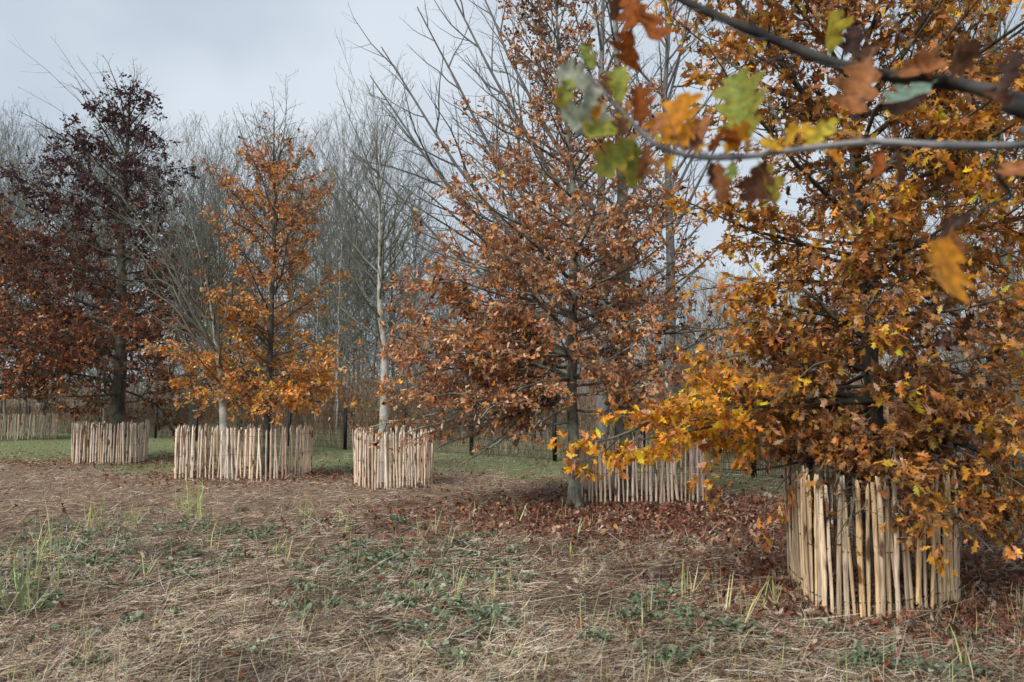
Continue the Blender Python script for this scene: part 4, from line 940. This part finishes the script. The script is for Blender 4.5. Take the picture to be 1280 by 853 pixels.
# (kind, photo x, distance, top y)
bgl = []
for px in range(-60, 440, 17): bgl.append((rb.choice([0, 0, 1, 2, 4]), px+rb.normal(0, 8), rb.uniform(37, 52), rb.normal(182, 16)))
for px in range(400, 660, 26): bgl.append((rb.choice([0, 1, 2, 4]), px+rb.normal(0, 9), rb.uniform(40, 60), rb.normal(318, 22)))
for px in range(640, 1120, 24): bgl.append((rb.choice([0, 3, 3, 2, 1]), px+rb.normal(0, 9), rb.uniform(36, 58), rb.normal(345, 22)))
for px in range(1120, 1480, 28): bgl.append((rb.choice([0, 1, 4, 3]), px+rb.normal(0, 9), rb.uniform(26, 45), rb.normal(285, 30)))
bgl += [(2, 398, 33, 300), (2, 425, 31, 250), (2, 130, 38, 330), (2, 812, 27, 330), (2, 665, 31, 330), (2, 902, 30, 350), (0, 470, 36, 160), (0, 445, 38, 175), (0, 520, 37, 190), (2, 536, 32, 330), (0, 2, 34, 160), (0, 420, 36, 180), (1, 495, 40, 200), (4, 62, 33, 300)]
for (k, px, Y, ty) in bgl:
    h = (500-ty)/F*Y+H; bg_tree(int(k), px, Y, h, rb.uniform(0, 6.28), min(1.5, max(1., 9/h)) if h < 9 else 1.)

# undergrowth: bramble, dead bracken and saplings, nobody could count them
def scrub():
    n = 2600; r = rb; px = r.uniform(-150, 1500, n); Y = r.uniform(28, 56, n); x = (px-640)/F*Y
    Y = np.where(x > 7, r.uniform(15, 45, n), Y); x = (px-640)/F*Y; k = Y > fence_y(x)+3.5; x, Y = x[k], Y[k]; n = len(x)
    hh = r.uniform(.7, 2.6, n)*(1+.3*clump(np.stack([x, Y, 0*x], -1), .3, 2.))
    hh = np.where(r.uniform(0, 1, n) < .22, hh*2.0, hh)
    ns = 26; idx = np.repeat(np.arange(n), ns); m = len(idx); az = r.uniform(0, 6.28, m); ln = np.abs(r.normal(0, .28, m)); st = np.stack([x[idx]+r.normal(0, .25, m), Y[idx]+r.normal(0, .25, m), np.zeros(m)], -1)
    d = np.stack([np.cos(az)*ln, np.sin(az)*ln, np.ones(m)], -1); L = hh[idx]*r.uniform(.45, 1.05, m)
    P = grow(r, st, d, L, 4, 0.0, .16); R = np.full((m, 4), .006)*np.array([1, .85, .65, .4])*(1+Y[idx]/60)[:, None]
    V, Q = tubes(P, R, 3)
    cc = palette(r, n, [(.26, .155, .10), (.32, .22, .15), (.14, .10, .075), (.42, .31, .21), (.17, .17, .11)], [3, 3, 2, 1.5, 2.], .2)
    c = np.repeat(np.repeat(cc, ns, 0), 12, 0)
    # a few clinging leaves
    kk = r.uniform(0, 1, m) < .42; p = P[kk, r.integers(1, 4, kk.sum())]; q = len(p)
    lc = palette(r, q, [(.30, .16, .08), (.15, .17, .08), (.40, .24, .12), (.11, .13, .06)], [3, 2.5, 2, 2], .25)
    V2, Q2, c2 = leaves(r, p, r.normal(0, 1, (q, 3)), r.normal(0, 1, (q, 3))+UP, r.uniform(.08, .17, q), TEMPL[0], .4, lc)
    o = link('undergrowth', make_mesh('undergrowth', np.concatenate([V, V2]), np.concatenate([Q, Q2+len(V)]), M_straw, np.concatenate([c, c2]), smooth=False))
    tag(o, 'tangled brown undergrowth and saplings at the edge of the wood', 'undergrowth', kind='stuff')
scrub()

def far_wood():
    r = rb; n = 420; x = r.uniform(-120, 120, n); Y = r.uniform(62, 100, n)
    hh = r.uniform(8.5, 13, n)*np.interp(x/Y, [-.7, -.3, -.15, .1, .4, .8], [1.25, 1.2, 1., 1., 1.05, 1.15])*Y/80
    T0 = np.stack([x, Y, np.zeros(n)-.2], -1)
    PT = grow(r, T0, np.tile(UP, (n, 1))+r.normal(0, .05, (n, 3)), hh, 5, 0.05, .03); RT = np.linspace(.085, .02, 5)[None]*np.ones((n, 1))
    P1, R1, L1 = spawn(r, PT, RT, hh, 2.8, .15, 1., 38, 10, .30, 4, .06, .08, .018, 1.5, 34)
    P2, R2, L2 = spawn(r, P1, R1, L1, 2.2, .15, 1., 34, 12, .5, 3, .06, .08, .013, 1.5, 7)
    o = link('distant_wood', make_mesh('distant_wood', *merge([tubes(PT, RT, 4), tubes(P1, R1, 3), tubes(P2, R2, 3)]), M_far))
    tag(o, 'far-off bare wood forming a hazy blue-grey mass', 'wood', kind='stuff')
far_wood()

# low wooded rise on the horizon
xs = np.linspace(-260, 260, 90); hl = 6.5+3.0*np.sin(xs*.021+1)+1.2*np.sin(xs*.07)
V = []; 
for j, (yy, f) in enumerate(((118, 0.), (132, .55), (150, .85), (185, 1.), (260, .7))):
    V += [(x_, yy, max(-.5, h_*f-.4*(f == 0))) for x_, h_ in zip(xs, hl)]
n = len(xs); i = np.arange(4)[:, None]*n+np.arange(n-1)[None]
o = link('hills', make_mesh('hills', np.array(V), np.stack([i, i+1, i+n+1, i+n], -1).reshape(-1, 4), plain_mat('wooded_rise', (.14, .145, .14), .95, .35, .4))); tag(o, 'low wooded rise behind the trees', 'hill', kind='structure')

# ------------------------------------------------------------------ sky and light
SE, SR = math.radians(44), math.radians(215)   # sun behind the camera, to the left
w = bpy.data.worlds.new('World'); bpy.context.scene.world = w; w.use_nodes = True
N, L = w.node_tree.nodes, w.node_tree.links; N.clear()
out = N.new('ShaderNodeOutputWorld'); sky = N.new('ShaderNodeTexSky'); sky.sky_type = 'NISHITA'; sky.sun_disc = False; sky.sun_elevation = SE; sky.sun_rotation = SR; sky.dust_density = 3.
b_sky = N.new('ShaderNodeBackground'); b_sky.inputs[1].default_value = .05; L.new(sky.outputs[0], b_sky.inputs[0])
tc = N.new('ShaderNodeTexCoord'); mp = N.new('ShaderNodeMapping'); mp.inputs['Scale'].default_value = (1, 1, 1.6); L.new(tc.outputs['Generated'], mp.inputs['Vector'])
no = N.new('ShaderNodeTexNoise'); no.inputs['Scale'].default_value = 2.1; no.inputs['Detail'].default_value = 4; no.inputs['Roughness'].default_value = .5; L.new(mp.outputs[0], no.inputs['Vector'])
cr = N.new('ShaderNodeValToRGB'); e = cr.color_ramp.elements; e[0].position = .36; e[0].color = (.46, .54, .63, 1); e[1].position = .60; e[1].color = (.66, .73, .80, 1)
L.new(no.outputs['Fac'], cr.inputs[0])
b_cl = N.new('ShaderNodeBackground'); b_cl.inputs[1].default_value = 1.2; L.new(cr.outputs[0], b_cl.inputs[0])
ms = N.new('ShaderNodeMixShader'); ms.inputs[0].default_value = .88; L.new(b_sky.outputs[0], ms.inputs[1]); L.new(b_cl.outputs[0], ms.inputs[2]); L.new(ms.outputs[0], out.inputs[0])
sl = bpy.data.lights.new('sun', 'SUN'); sl.energy = 4.1; sl.angle = math.radians(30); sl.color = (1., .93, .83)
so = bpy.data.objects.new('sun', sl); C.objects.link(so)
sd = Vector((-math.sin(math.radians(42))*math.cos(SE), -math.cos(math.radians(42))*math.cos(SE), math.sin(SE)))   # towards the sun
so.rotation_euler = sd.to_track_quat('Z', 'Y').to_euler()

cam = bpy.data.cameras.new('camera'); cam.lens = 28; cam.sensor_width = 36; cam.clip_start = .05; cam.clip_end = 2000
cam.dof.use_dof = True; cam.dof.focus_distance = 11.; cam.dof.aperture_fstop = 2.8
co = bpy.data.objects.new('camera', cam); C.objects.link(co); co.location = (0, 0, H); co.rotation_euler = (math.pi/2+PITCH, 0, 0)
sc = bpy.context.scene; sc.camera = co
sc.view_settings.view_transform = 'Standard'; sc.view_settings.look = 'None'; sc.view_settings.exposure = 0
sc.cycles.max_bounces = 6; sc.cycles.diffuse_bounces = 3; sc.cycles.transmission_bounces = 3; sc.cycles.use_denoising = True
